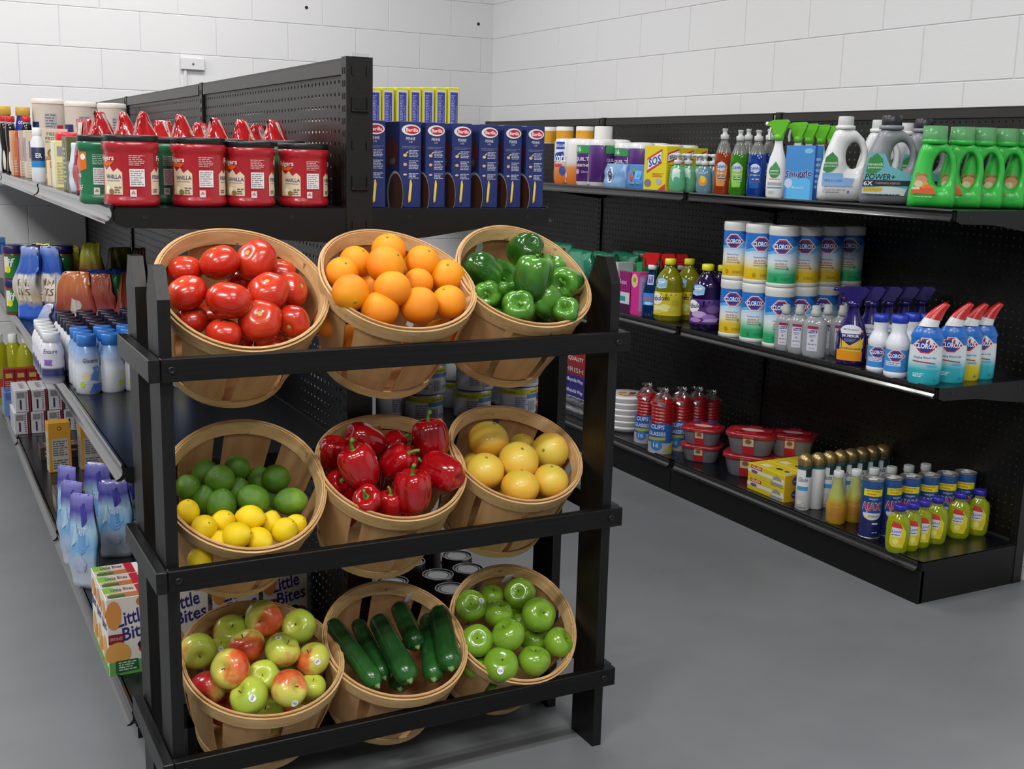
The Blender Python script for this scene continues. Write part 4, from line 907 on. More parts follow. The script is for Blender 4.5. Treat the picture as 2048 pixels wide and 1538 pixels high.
for ci, (px, _) in enumerate(cols_):
    x0 = LX(px, YD, AM)
    for rj in range(8):
        y = YD+rj*.066; x = x0
        k = glk if rj < 3 else enk
        nm = f'{ORDN[rj]} bottle back in the {ORDN[ci]} file of nutrition drinks from the left, ' + ('blue cap' if rj < 3 else 'navy cap')
        k.put(x, y, AM, .12 if ci != 1 else 1.3, nm, None, (sc_, sc_, sc_*1.12))
wdk = None
for j in range(5):
    if j == 0:
        wd = drink(mat('d9dae0', .3), ramp_mat([(0, 'c8c8d0'), (.02, '33386a'), (.035, '33386a'), (.04, 'c8c4d4'), (.1, 'dcdce2')], .25, coat=.3), [('r', -.016, .044, .004, .058, '7a5aa0'), ('t', .0, .078, .010, 'Ensure', {'w': .034, 's': .15, 'b': .01}, '2c3570')])
        wdk = mk(wd, 'bottle', .055, .12, 'white capped nutrition drinks')
    y = YD+.17+j*.063; wdk.put(LX(178, YD, AM)-.0655+.001*j, y, AM, -.3, f'white nutrition drink along the shelf edge, {ORDN[j]} from the front', None, (sc_*.96, sc_*.96, sc_*1.0))

# ================================================================ aisle shelving, left side, bottom deck
lb = carton('snack_cake_box', .100, .060, .160, 'dcd8d2',
    front=[('t', .0, .118, .030, 'Little', {'w': .062, 'b': .045, 's': .1, 'r': .17}, '2d2a72'), ('t', .012, .088, .028, 'Bites', {'w': .066, 'b': .045, 's': .1, 'r': .17}, '2d2a72'), ('e', -.036, .125, .016, .03, 'd8924a'), ('e', .03, .148, .02, .012, 'b8783c'), ('r', -.048, .066, -.018, .086, '8a1c2c'), ('t', -.033, .0765, .006, 'CHOCOLATE', {'w': .026}, 'e0c0c0'), ('e', -.030, .045, .026, .024, 'd8a050'), ('e', .03, .05, .018, .012, 'a03c38'), ('e', .02, .058, .01, .008, '2c2620'),
           ('r', -.049, 0, .049, .028, '5f9a50'), ('p', [(-.036, .004), (.012, .006), (.010, .030), (-.036, .030)], '1c5a30'), ('l', -.030, .008, .006, .028, 4, 'b8d0b8')],
    left=[('t', 0, .1, .02, 'Bites', {'b': .04, 'r': .15}, '2d2a72'), ('e', 0, .045, .022, .03, 'd8a050'), ('r', -.029, 0, .029, .02, '5f9a50'), ('e', .0, .13, .02, .018, 'd8924a')],
    top=[('r', -.049, -.029, .02, .029, 'c9b6a0'), ('p', [(-.049, -.0), (-.01, -.0), (-.03, .029), (-.049, .029)], '7ab040'), ('r', -.04, -.029, .02, -.006, 'a86a44'), ('r', .018, -.029, .036, .029, 'b42034'), ('t', -.01, .014, .016, 'Little Bites', {'w': .046, 'b': .03}, '3a3880'), ('r', -.045, -.027, -.01, -.014, '2c6a3c')])
lbk = mk(lb, 'box', .1, .16, 'snack cake boxes on the bottom deck')
y0 = 2.535
lx = LX(262, y0, AB)
for j in range(3): lbk.put(lx, y0+j*.075, AB, .0, ['front snack cake box left of the rack post on the bottom deck', 'second snack cake box back, left of the rack post', 'third snack cake box back, under the foil bags'][j], None, (1.05, 1.15, 1.13))
for j in range(3): lbk.put(lx+.122*(j+1), y0+.035+.01*j, AB, .04, ['snack cake box with a round red badge just right of the rack posts', 'snack cake box second right of the rack posts, behind the apple basket', 'rightmost snack cake box behind the apple basket'][j], None, (1.1, 1.15, 1.15))
M_ = prints([('e', .028, .062, .012, .012, '9a2c20'), ('t', .028, .064, .009, '20', {'b': .02}, 'e0b060')], face(lx+.122, y0+.035-.0345-.002, 0), None, name='badge'); M_.location = (0, -.002, AB); tag(M_, 'round red badge on a snack cake box', 'badge')
SIL = ramp_mat([(0, 'b8bcc8'), (.05, 'b0bccc'), (.1, '6aa0cc'), (.15, 'a0c4dc'), (.19, '4a44a0'), (.23, '8a88c8')], .25, coat=.4, noise=.25, nscale=18)
r = bag('snack_pouch', .10, .04, .23, SIL, 41, topw=.78, crumple=.006, prn=[('e', 0, .11, .03, .025, '6a9ad0'), ('p', [(-.045, .1), (-.02, .12), (-.03, .16), (-.044, .15)], 'a8c8e0'), ('p', [(.0, .15), (.03, .17), (.02, .21), (-.01, .2)], '4440a0'), ('t', 0, .14, .02, 'TASTY', {'w': .045, 'b': .02}, 'd8dcec'), ('e', 0, .06, .03, .02, 'a8b4d0')])
spk = mk(r, 'pouch', .10, .23)
for i, (px, py, yt, rz) in enumerate(((174, 1172, 988, -.75), (143, 1092, 932, -.85), (153, 1130, 962, -.8), (203, 1085, 926, -.5), (234, 1110, 960, -.3), (266, 1080, 955, .1))):
    x, Y = PXY(px, py, AB); fit(spk, x, Y, AB, rz, ['blue and silver snack pouch nearest the camera, at the deck edge', 'blue and silver snack pouch furthest left, with a purple tip', 'blue and silver snack pouch between the nearest and leftmost ones', 'tall blue pouch with purple tip right of the edge pouches', 'blue pouch just behind the snack cake boxes', 'shadowed blue pouch beside the rack post'][i], 'blue snack pouches on the bottom deck', ytop=yt, wpx=(62, 52, 58, 60, 66, 60)[i])
c0 = carton('food_box', .066, .05, .155, 'c08a26', front=[('r', -.024, .004, .024, .105, 'a9a6a4'), ('l', -.021, .05, .021, .1, 7, '5c5850'), ('l', -.021, .01, .021, .04, 4, '5c5850'), ('e', 0, .137, .006, .006, '3a3418'), ('e', 0, .137, .0035, .0035, 'c8b070')], left=[('r', -.024, .0, .024, .125, 'b4b2aa'), ('l', -.01, .02, .02, .11, 7, '8a8880')])
fbk = mk(c0, 'box', .066, .155)
for i, (px, Y, yt) in enumerate(((120, 4.3, 842), (183, 4.3, 842))):
    fit(fbk, LX(px, Y, AB), Y, AB, .05, ['orange and white food box standing at the deck edge', 'second orange and white food box, partly behind the price rail'][i], 'orange food boxes', ytop=yt, wpx=42)
c0 = carton('medicine_box', .058, .10, .075, 'c4c2c6', front=[('r', -.022, .048, .006, .068, '7f7d80'), ('r', .019, 0, .0275, .075, '7a1c28'), ('r', -.013, .01, -.006, .042, '38305c'), ('l', .008, .006, .016, .07, 9, '6a6878')], top=[('l', -.005, -.03, .015, .03, 9, '7a7884')], left=[('r', -.04, .01, .03, .06, 'b0aeb8'), ('r', -.048, .0, -.035, .075, '9fb4cc')])
mbk = mk(c0, 'box', .058, .075, 'white and red boxes stacked on the bottom deck')
x0 = LX(46, 4.9, AB)
for lv in (0, 1):
    for j in range(4): mbk.put(x0+j*.063+(.008 if lv else 0), 5.0, AB+lv*.092, .0, f'white box with a red stripe, {ORDN[j]} from left in the {"upper" if lv else "lower"} layer', None, (1.0, 1.9, 1.2))
c0 = carton('juice_box', .04, .03, .085, '8c1e22', front=[('r', -.012, .05, .012, .068, 'c8a050'), ('l', -.015, .01, .015, .04, 4, 'c88a80'), ('r', -.02, 0, .02, .012, '5a7ab8')])
jbk = mk(c0, 'carton', .04, .085, 'small red juice cartons')
for j in range(5): jbk.put(LX(22, 5.3, AB)+j*.047, 5.3, AB+.11, .0, f'small red juice carton on the bottom deck, {ORDN[j]} from left', None, (1.15, 1.5, 1.1))
c = tag(carton('card_tray', .34, .12, .09, '6f8ab8', front=[('r', -.16, .06, .16, .088, '4a6aa8')]), 'blue card tray under the small red juice cartons', 'tray'); c.location = (LX(22, 5.3, AB)+.10, 5.32, AB); c.scale = (.75, 1, 1.2)
Pj = [(.04, 0), (.044, .01), (.044, .12), (.03, .15), (.02, .16)]
r = bottle('juice_bottle', [('body', Pj, mat('a8a820', .15, trans=.25, coat=.4), dict(seg=20)), ('cap', [(.017, .16), (.018, .162), (.018, .18), (.016, .182)], WH, dict(seg=16))], [([('r', -.04, .02, .04, .07, 'a83c28')], cyl(.0442), .008)])
jk = mk(r, 'bottle', .088, .182)
for i, (px, Y) in enumerate(((4, 5.55), (33, 5.55), (60, 5.5))): fit(jk, LX(px, Y, AB), Y, AB+.0, 0, f'yellow green juice bottle at the back of the bottom deck, {ORDN[i]} from left', 'yellow green juice bottles', ytop=668, wpx=42)
c = tag(carton('snack_tray', .15, .09, .05, '3a2c2a', top=[('r', -.06, -.035, .06, .035, '584846'), ('l', -.05, -.03, .05, .03, 4, '9a8f90')], front=[('l', -.06, .01, .06, .04, 2, '8a7f80')]), 'dark wrapped snack pack lying behind the orange food boxes', 'pack'); c.location = (LX(88, 4.5, AB)+.06, 4.5, AB)
c = tag(carton('snack_tray', .12, .12, .07, '4a3a38', top=[('r', -.05, -.05, .05, .05, '5c4c48'), ('l', -.04, -.04, .04, .04, 4, '8a7a74')], left=[('r', -.05, .01, .05, .06, '6a5a58'), ('l', -.04, .02, .04, .05, 2, 'a09490')]), 'brown tray of packets between the food boxes and the pouches', 'tray'); c.location = LL(150, 3.8, AB)

# ================================================================ aisle shelving, right side
pen = carton('pasta_box', .050, .135, .184, '1c2a66',
    front=[('e', .001, .166, .0215, .0115, 'dfe0e6'), ('e', .003, .166, .0165, .0085, 'b41c2c'), ('t', .003, .166, .0075, 'Barilla', {'w': .027, 'b': .04}, 'f0ecec'), ('t', 0, .1475, .0062, 'PENNE', {'w': .021}, 'd4d6e2'), ('t', 0, .1405, .0035, 'n.72', 'd4d6e2'), ('l', -.020, .126, .020, .132, 2, '6f7498'),
           ('l', -.004, .108, .018, .124, 5, 'b4b8d4'), ('l', -.004, .082, .018, .102, 6, 'b4b8d4'), ('l', -.004, .062, .018, .075, 4, 'b4b8d4'), ('e', -.013, .112, .0045, .0032, 'd8b890'), ('p', [(-.012, .116), (-.007, .121), (-.005, .119), (-.010, .115)], 'd8c07c'), ('e', -.013, .0925, .0045, .0032, 'd0a878'), ('e', -.013, .071, .0045, .0022, 'c8b8a0'),
           ('p', [(-.005, .010), (.000, .014), (.0035, .05), (.001, .061), (-.002, .058), (-.0055, .02)], 'e0bc48'), ('p', [(-.0035, .014), (-.001, .017), (.001, .052), (-.0005, .054)], 'f0d878')],
    left=[('e', .045, .028, .045, .05, 'b8b8b6'), ('e', .048, .028, .040, .045, '4a2a1a'), ('p', [(.0, .09), (.05, .085), (.062, .13), (.04, .15), (-.01, .14)], '5a1c1a'), ('e', .03, .1, .014, .008, '5c7a4a'), ('e', .02, .115, .018, .012, '6a1c1c')])
pnk = mk(pen, 'box', .05, .184, 'penne pasta boxes on the aisle top shelf')
for i, (l, r_) in enumerate(((726, 772), (796, 843), (848, 891), (901, 944), (955, 997), (1004.5, 1043.5), (1047, 1088))):
    x = along_x((l+r_)/2, 2.335, AT); sc = (r_-l)*depth_of(x, 2.335, AT)/FPX/.050
    pnk.put(x, 2.335+.068, AT, random.uniform(-.02, .02), f'navy blue penne pasta box facing the aisle end, {ORDN[i]} from the left', None, (sc, 1, .995))
spg = carton('spaghetti_box', .034, .06, .300, 'd6d226', front=[('r', -.0135, .0, .0135, .292, 'd8d4e0'), ('r', -.0115, .0, .0115, .287, '3a3f9c'), ('l', -.009, .02, .003, .28, 60, '9aa0d0'), ('l', .005, .02, .009, .25, 50, '8a90c8')])
sgk = mk(spg, 'box', .034, .30, 'spaghetti boxes standing behind the penne')
for i, (l, r_) in enumerate(((730, 756), (757, 782), (784.5, 809), (811.5, 835), (836, 860), (862.5, 886), (887, 910))):
    x = along_x((l+r_)/2, 3.0, 1.4); fit(sgk, x, 3.0+.004*(i % 2), AT, .0, f'tall yellow edged blue spaghetti box behind the penne, {ORDN[i]} from the left', None, ytop=176, wpx=24)
# canned goods on the middle deck
def can(name, r, h, body, lab, lidc='b4b6b8'):
    root = thing(name)
    M_ = MB(); M_.lathe([(r*.97, 0), (r, .002), (r, h-.002), (r*.97, h)], body, 28); M_.obj('body', root)
    M_ = MB(); LM = mat(lidc, .28, metal=.85, name='tin_lid')
    M_.lathe([(r*.97, h-.001), (r*1.0, h), (r*1.0, h+.003), (r*.95, h+.003), (r*.94, h-.001), (r*.82, h-.001), (r*.80, h+.0006), (r*.74, h+.0006), (r*.72, h-.0008), (r*.66, h-.0008), (r*.64, h+.0004), (.0001, h+.0004)], LM, 32, smooth=False); M_.obj('lid', root)
    if lab: prints(lab, cyl(r+.0002), root, .007)
    return root
chk = can('chicken_can', .046, .064, mat('c9ccd6', .4), [('r', -.14, .050, .14, .062, 'b8bc2a'), ('r', -.005, .040, .07, .050, '3f78b0'), ('t', -.05, .0555, .005, '28% MORE', {'b': .03}, '7a5a18'), ('t', .02, .0555, .005, '28% MORE', {'b': .03}, '7a5a18'), ('l', -.035, .012, -.003, .045, 6, '7c7f92'), ('t', .048, .034, .006, 'White', {'b': .02}, '3a4468'), ('t', .048, .016, .008, 'CHICKEN', {'b': .02}, '3a4468'), ('r', .0, .006, .022, .036, 'd0d2da'), ('b', .002, .008, .021, .034, '44485c')])
ck = mk(chk, 'can', .092, .067, 'stacked cans with yellow bands on the aisle middle shelf')
for i, (px, Y) in enumerate(((848, 2.47), (944, 2.47), (1035, 2.47), (789, 2.56), (905, 2.60), (1000, 2.60))):
    x = along_x(px, Y, AM)
    for lv in range(2 if i != 3 else 2):
        z = AM+lv*.069+(.0)
        ck.put(x+(.006*lv), Y, z, -.1+.12*i, f'can with yellow band, {"upper" if lv else "lower"} of the {ORDN[i % 3]} pair from left, {"front" if i < 3 else "back"} rank', None, (1.0, 1.0, 1.0))
ck.put(along_x(905, 2.60, AM)+.006, 2.60, AM+.138, .3, 'single can on top of the middle pair in the back rank', None)
c0 = carton('blend_box', .05, .10, .034, 'b03024', front=[('r', -.025, .0, .025, .012, '5c1c30'), ('t', -.012, .022, .008, 'ITY', {'b': .04}, 'd8d0d8'), ('t', .01, .006, .007, 'BLEND', {'b': .03, 'w': .022}, 'd0c0c8'), ('r', -.02, .014, -.012, .018, 'd08030')])
bbk = mk(c0, 'box', .05, .034, 'red and purple blend boxes stacked beside the cans')
for j in range(5): bbk.put(along_x(1083, 2.45, AM)-.0, 2.50, AM+j*.0345, .0, f'red and purple blend box, {ORDN[j]} from the bottom of its stack beside the cans', None)
# dark cans with silver lids on the lowest deck
dk = can('bean_can', .040, .105, mat('2a1416', .35), [('r', -.06, .02, .06, .09, '3a181c')])
dkk = mk(dk, 'can', .08, .108, 'dark cans with silver lids on the aisle bottom deck')
for i, (px, py) in enumerate(((785, 1162), (876, 1148), (820, 1122), (914, 1110), (936, 1136), (902, 1176), (852, 1088))):
    p = at(px, py, z=AB+.108); dkk.put(p.x, p.y, AB, .3*i, f'dark can with silver ribbed lid, {["far left", "centre front", "half hidden behind the centre one", "furthest back right", "right rear", "right front by the green apples", "hidden behind the red pepper basket"][i]}', None)
# ================================================================ wall shelving goods
NP = -PI/2
def FY(px, X, Z): return along_y(px, X, Z)
def box_rg(name, p0, p1, p2, yt, X, Z, c, label, cat='box', group=None, rough=.45, fr=None, ri=None, tp=None, dmax=None):
    """carton facing the aisle: front spans pixels p0..p1, its near side p1..p2"""
    ya, yb = FY(p0, X, Z), FY(p1, X, Z); w_ = ya-yb; x2 = along_x(p2, yb, Z); d = min(x2-X, dmax or 9); h = h_at(X, yb, Z, yt)
    o = carton(name, w_, d, h, c, front=fr(w_, h) if fr else (), right=ri(d, h) if ri else (), top=tp(w_, d) if tp else (), rough=rough)
    o.location = (X+d/2, (ya+yb)/2, Z); o.rotation_euler[2] = NP; tag(o, label, cat, group); return o, w_, d, h
def diamond(cx, cy, w_, h, word='CLOROX', s=0.):
    P = lambda k: [(cx-w_/2*k, cy), (cx-w_*.16*k, cy+h/2*k), (cx+w_*.16*k, cy+h/2*k), (cx+w_/2*k, cy), (cx+w_*.16*k, cy-h/2*k), (cx-w_*.16*k, cy-h/2*k)]
    return [('p', P(1.12), 'd8dde8'), ('p', P(1), 'c03028'), ('p', P(.82), '26388c'), ('t', cx, cy, h*.36, word, {'w': w_*.84, 'b': .05, 's': s}, 'f2f2f4')]
# ---- shrink wrapped paper packs
def roll_pack(name, nx, r, d, h, stops, prn, top='e4e4e4'):
    root = thing(name); M_ = MB(); W = nx*2*r
    for i in range(nx):
        for j in range(2):
            M_.lathe([(r*.90, 0), (r*1.0, .012), (r*1.0, h-.02), (r*.9, h-.004), (r*.55, h), (r*.5, h-.01)], ramp_mat(stops, .28, coat=.3), 20, cx=-W/2+r+2*r*i, cy=(-d/2+r) if j == 0 else (d/2-r))
    M_.box(-W/2+r*.2, W/2-r*.2, -d/2+r*.5, d/2-r*.5, .005, h-.012, mat(top, .3))
    M_.obj('wrapped_rolls', root)
    def fn(u, v, dd):
        k = ((u+W/2) % (2*r))-r; return (u, -d/2+r-math.sqrt(max(r*r-k*k, r*r*.3))-dd-.0006, v)
    prints(prn, fn, root, .01, name='printed_wrap'); return root
Yq = FY(1119, 2.70, ZT)
r = roll_pack('tissue_pack', 2, .055, .2, .155, [(0, 'd86820'), (.055, 'e09048'), (.075, 'dcdcdc'), (.155, 'e4e4e4')],
              [('r', -0.086, .118, -.07, .145, 'd8d040'), ('r', -0.053, .118, -.012, .143, '2a50b0'), ('t', -0.033, .130, .01, 'REGULAR', {'b': .03, 'w': .045}, 'e0e0ea'), ('p', [(-.09, .07), (-.01, .082), (-.015, .11), (-.085, .1)], '26409c'), ('t', -0.038, .09, .032, 'Scott', {'w': .07, 'b': .05, 's': .2}, 'eceef4'), ('r', -0.078, .058, -.02, .068, 'd04030'), ('e', -0.018, .045, .012, .016, '3a50a8'), ('e', 0.042, .03, .011, .011, 'd8d8d8'), ('l', -.095, .02, -.07, .045, 6, 'c8c0b8')])
tag(r, 'white and orange wrapped toilet tissue pack beside the pasta boxes', 'pack'); r.location = (2.80, FY(1122, 2.70, ZT), ZT); r.rotation_euler[2] = NP; r.scale[2] = h_at(2.7, r.location.y, ZT, 276)/.155
def quilt(lab, px, n, X, yt, i):
    r = roll_pack('tissue_pack', n, .058, .2, .175, [(0, 'd8d8dc'), (.012, 'd0d0d8'), (.014, '4a2468'), (.15, '54287a'), (.152, 'dedede'), (.175, 'e6e6e6')],
       [('r', -.09*n/2, .12, -.0, .15, '3f9a58'), ('t', -.045*n/2, .136, .02, '16', {'b': .04}, 'e8f0e8'), ('t', -.02, .097, .016, 'QUILTED', {'w': .09, 'b': .05}, 'e4e0ec'), ('t', -.02, .074, .011, 'NORTHERN', {'w': .07, 'b': .05}, 'e4e0ec'), ('t', -.005, .05, .010, 'Ultra Plush', {'w': .05}, 'c0a8d4'), ('e', -.05, .05, .010, .010, 'b8a0cc')])
    tag(r, lab, 'pack'); r.location = (X+.1, FY(px, X, ZT), ZT); r.rotation_euler[2] = NP; r.scale[2] = h_at(X, r.location.y, ZT, yt)/.175
    if i == 0: prints([('r', -.06, .12, .0, .15, '3f9a58'), ('t', -.02, .095, .014, 'QUILTED', {'w': .07, 'b': .05}, 'd4cce0'), ('t', -.02, .076, .009, 'NORTHERN', {'w': .055, 'b': .05}, 'd4cce0'), ('t', -.02, .055, .008, 'Ultra Plush', {'w': .045}, 'c0a8d4')], face(.1165, 0, PI/2), r, name='printed_side')
quilt('large purple and white wrapped tissue pack left of the small blue packets', 1166, 2, 2.72, 277, 0)
quilt('second purple tissue pack directly behind the small blue packets', 1243, 2, 2.80, 284, 1)
quilt('third purple tissue pack with white top peeking behind the yellow box', 1300, 2, 2.90, 288, 2)
Pr = [(.05, 0), (.052, .004), (.052, .096), (.049, .1), (.02, .1), (.018, .09)]
r = bottle('tissue_roll', [('roll', Pr, mat('e2e2e0', .7, bump=.3, bscale=120), dict(seg=24))], [([('r', -.16, .006, .16, .076, 'd89a18')], cyl(.0522), .008)]); rk = mk(r, 'roll', .104, .1)
zz = ZT+.182
for i, (px, X) in enumerate(((1098, 2.80), (1129, 2.80), (1169, 2.82))): fit(rk, X, FY(px, X, zz), zz, 0, f'white tissue roll with yellow band on top of the packs, {ORDN[i]} from left', 'yellow banded tissue rolls', sc=.78)
r = bottle('tissue_roll', [('roll', Pr, mat('dededc', .7, bump=.4, bscale=90), dict(seg=24))]); r.location = (2.84, FY(1206, 2.84, zz), zz); r.scale = (.78, .78, .78); tag(r, 'plain white tissue roll at the right end on top of the packs', 'roll')
for i, (p0, p1, yt, c, sh) in enumerate(((1197, 1240, 328, '6f9ac8', 0), (1243, 1286, 329, '3a78c0', 1))):
    o = bag('napkin_pack', abs(FY(p0, 2.66, ZT)-FY(p1, 2.66, ZT)), .10, .075, mat(c, .25, coat=.4, var=.3, bscale=30), 60+i, base=1, topw=.95, topd=.75, crumple=.004, sq=5,
            prn=[('e', -.02, .04, .032, .026, 'e0e2ee'), ('e', -.02, .04, .026, .021, '26305c'), ('t', -.02, .043, .008, 'Angel Soft', {'b': .03, 'w': .036}, 'd8d8e8')] if not sh else [('r', -.05, .015, .05, .02, '5aa860'), ('e', -.035, .04, .016, .016, 'b83848'), ('r', -.01, .03, .05, .055, '58a8dc'), ('p', [(-.05, .05), (-.03, .07), (.0, .055)], '4a9a58')])
    o.location = (2.72, FY((p0+p1)/2, 2.66, ZT), ZT); o.rotation_euler[2] = NP; tag(o, ['small light blue wrapped tissue packet with a dark round badge', 'small deep blue wrapped sponge packet left of the yellow box'][i], 'packet'); o.scale[2] = h_at(2.7, o.location.y, ZT, yt)/.075
def sosf(w_, h): return [('p', [(-w_*.36, h*.38), (w_*.3, h*.62), (w_*.3, h*.94), (-w_*.36, h*.72)], 'c03030'), ('p', [(-w_*.34, h*.45), (w_*.28, h*.66), (w_*.28, h*.88), (-w_*.34, h*.68)], 'dfe0ea'), ('t', -w_*.02, h*.665, h*.19, 'SOS', {'w': w_*.56, 'b': .06, 'r': .26, 's': .1}, '27409a'), ('e', -w_*.3, h*.16, w_*.16, h*.09, '7a7480'), ('e', w_*.2, h*.2, w_*.14, h*.07, 'b0a8b8'), ('p', [(w_*.12, 0), (w_*.49, 0), (w_*.49, h*.16)], 'c03030'), ('l', -w_*.1, h*.3, w_*.4, h*.4, 3, 'c86030')]
def soss(d, h): return [('p', [(-d*.42, h*.62), (d*.42, h*.72), (d*.42, h*.95), (-d*.42, h*.84)], 'c03030'), ('p', [(-d*.4, h*.66), (d*.4, h*.76), (d*.4, h*.91), (-d*.4, h*.80)], 'dcdce8'), ('t', 0, h*.785, h*.11, 'SOS', {'w': d*.6, 'b': .06, 'r': .2}, '27409a'), ('l', -d*.38, h*.1, d*.38, h*.6, 9, 'a09418')]
o, w_, d_, h_ = box_rg('soap_pad_box', 1286, 1330, 1357, 292, 2.66, ZT, 'd8c81c', 'front yellow soap pad box with large red and blue lettering', group='yellow soap pad boxes', fr=sosf, ri=soss)
for i in range(2):
    c = carton('soap_pad_box', w_, d_, h_*.97, 'cdbd1c', right=soss(d_, h_*.97)); c.location = o.location+Vector((d_*1.03*(i+1), .0, 0)); c.rotation_euler[2] = NP
    tag(c, ['yellow soap pad box directly behind the front one', 'third yellow soap pad box, nearest the pegboard'][i], 'box', 'yellow soap pad boxes')
# ---- hand soap with pumps
def soap(c, lab, name='soap_bottle'):
    Pb = [(.026, 0), (.033, .008), (.034, .03), (.030, .075), (.026, .092), (.014, .1), (.013, .106)]
    root = bottle(name, [('body', Pb, mat(c, .08, trans=.45, coat=.4), dict(seg=24, sy=.62)), ('collar', [(.014, .104), (.016, .106), (.016, .118), (.013, .12)], mat('c8ccc8', .25), dict(seg=16))], [(lab, cyl(pr(Pb), sy=.62), .006)])
    M_ = MB(); M_.lathe([(.006, .118), (.006, .132), (.011, .134), (.012, .142), (.008, .146)], mat('cfd2d0', .3), 14); M_.tube([(0, 0, .139), (-.02, -.004, .141), (-.034, -.006, .136)], [.006, .005, .004], mat('cfd2d0', .3), 8); M_.obj('pump', root); return root
r = soap('7fd0a0', [('e', 0, .062, .018, .026, 'b8dcc8'), ('e', 0, .078, .016, .012, 'd8e4e4'), ('e', .004, .045, .012, .012, '4aa088')]); sk = mk(r, 'bottle', .068, .146)
Ys = o.location.y-w_/2-.045
for i, px in enumerate((1353, 1374, 1396)): X = along_x(px, Ys-.004*i, ZT); fit(sk, X, Ys-.004*i, ZT, -1.0, f'pale green hand soap pump bottle, {ORDN[i]} from left', 'green hand soap bottles', ytop=306+i, wpx=35)
r = soap('7fa8c0', [('e', 0, .045, .018, .018, 'd88a30'), ('e', .002, .052, .010, .012, 'e0c020'), ('e', -.004, .06, .007, .006, 'e0c020'), ('t', -.004, .075, .007, 'Softsoap', {'w': .03}, 'e4e6ee')]); tag(r, 'clear blue hand soap pump bottle with a yellow duck on its label', 'bottle')
y_ = FY(1407, 2.69, ZT); r.location = (2.69, y_, ZT); r.rotation_euler[2] = -1.0; s_ = 34*depth_of(2.69, y_, ZT)/FPX/.068; r.scale = (s_, s_, h_at(2.69, y_, ZT, 308)/.146)
r2 = soap('9aa4a8', []); r2.location = (2.80, FY(1424, 2.8, ZT), ZT); r2.scale = (1.1, 1.1, 1.0); r2.rotation_euler[2] = -1; tag(r2, 'clear pump bottle half hidden behind the orange dish soap', 'bottle')
# ---- dish soap
def dish(c, c2, labc, name='dish_soap'):
    Pb = [(.026, 0), (.031, .008), (.031, .045), (.028, .065), (.031, .10), (.029, .135), (.018, .165), (.012, .178), (.012, .184)]
    rt = bottle(name, [('liquid', [p for p in Pb if p[1] <= .14]+[(.0272, .139)], mat(c, .06, trans=.35, coat=.5), dict(seg=24, sy=.7)), ('neck', [(.0272, .139), (.018, .165), (.012, .178), (.012, .184)], mat('9a9c98', .1, trans=.5), dict(seg=24, sy=.7)), ('cap', [(.012, .182), (.014, .184), (.0145, .197), (.008, .2), (.0075, .21), (.01, .212), (.009, .218)], mat('d4d8d8', .3, trans=.2), dict(seg=16))],
        [([('p', [(-.02, .05), (-.016, .028), (.012, .028), (.018, .05), (.021, .095), (.0, .112), (-.022, .095)], labc), ('e', -.001, .093, .017, .015, 'c8d0ea'), ('t', -.001, .0925, .010, 'DAWN', {'w': .03, 'b': .06}, '26409a'), ('r', -.012, .052, .016, .063, '1f3060'), ('l', -.01, .054, .014, .061, 1, 'b8c0dc'), ('l', -.016, .068, .016, .074, 1, 'e8d8c8')], cyl(pr(Pb), sy=.7), .006)])
    return mk(rt, 'bottle', .062, .218)
for kk, rows in ((dish('a8401a', '', 'c88a48'), (('orange dish soap bottle, left of the green ones', 1443, 2.69, 257, 36),)),
                 (dish('3f8a1c', '', '8ac850'), (('front green dish soap bottle', 1474, 2.69, 260, 36), ('green dish soap bottle behind the front green one', 1490, 2.76, 258, 34), ('third green dish soap bottle, close to the pegboard', 1510, 2.84, 262, 32))),
                 (dish('1440a0', '', '16509c'), (('front blue dish soap bottle', 1510, 2.69, 260, 38), ('blue dish soap bottle behind the front blue one', 1532, 2.76, 258, 36), ('third blue dish soap bottle half hidden by the white sprayer', 1550, 2.84, 262, 34)))):
    for l_, px, X, yt, wp in rows: fit(kk, X, FY(px, X, ZT), ZT, -.95, l_, 'dish soap bottles on the wall top shelf', ytop=yt, wpx=wp)
# ---- trigger sprayers
def sprayer(body, trig, shroud, lab, name='spray_bottle', W=.075, H=.265, collar=None):
    Pb = [(.030, 0), (.036, .008), (.037, .05), (.036, .10), (.029, .135), (.018, .165), (.014, .19), (.014, .2)]
    root = bottle(name, [('body', Pb, body, dict(seg=26, sy=.62)), ('collar', [(.015, .196), (.018, .198), (.018, .214), (.014, .216)], collar or shroud, dict(seg=18))], [(lab, cyl(pr(Pb), sy=.62), .006)])
    M_ = MB(); M_.prism([(-.020, .215), (.016, .215), (.030, .245), (.034, .258), (.026, .266), (-.022, .264), (-.040, .256), (-.042, .246), (-.026, .242)], -.011, .011, shroud, smooth=False); M_.obj('spray_head', root)
    M_ = MB(); M_.prism([(-.026, .242), (-.034, .242), (-.040, .215), (-.036, .196), (-.031, .2), (-.032, .22)], -.006, .006, trig); M_.obj('trigger', root)
    M_ = MB(); M_.lathe([(.007, 0), (.007, .008), (.004, .01)], trig, 10); n_ = M_.obj('nozzle', root, (-.042, 0, .251)); n_.rotation_euler = (0, -PI/2, 0)
    return root
r = sprayer(mat('dfe1e2', .3), mat('dfe1e2', .3), mat('62b82a', .3), [('e', -.003, .09, .022, .022, '3a8a48'), ('p', [(-.02, .1), (.0, .125), (.018, .1)], '3a8a48'), ('t', -.003, .094, .009, 'seventh', {'w': .032, 'b': .02}, 'dce8dc'), ('t', -.003, .082, .007, 'generation', {'w': .034, 'b': .02}, 'dce8dc'), ('l', -.022, .062, .018, .068, 1, 'c86a48'), ('r', -.028, .044, .026, .054, 'a8a8ac'), ('r', -.03, .034, .028, .038, '3a9aa0'), ('l', -.02, .015, .0, .024, 2, '9a9aa0')])
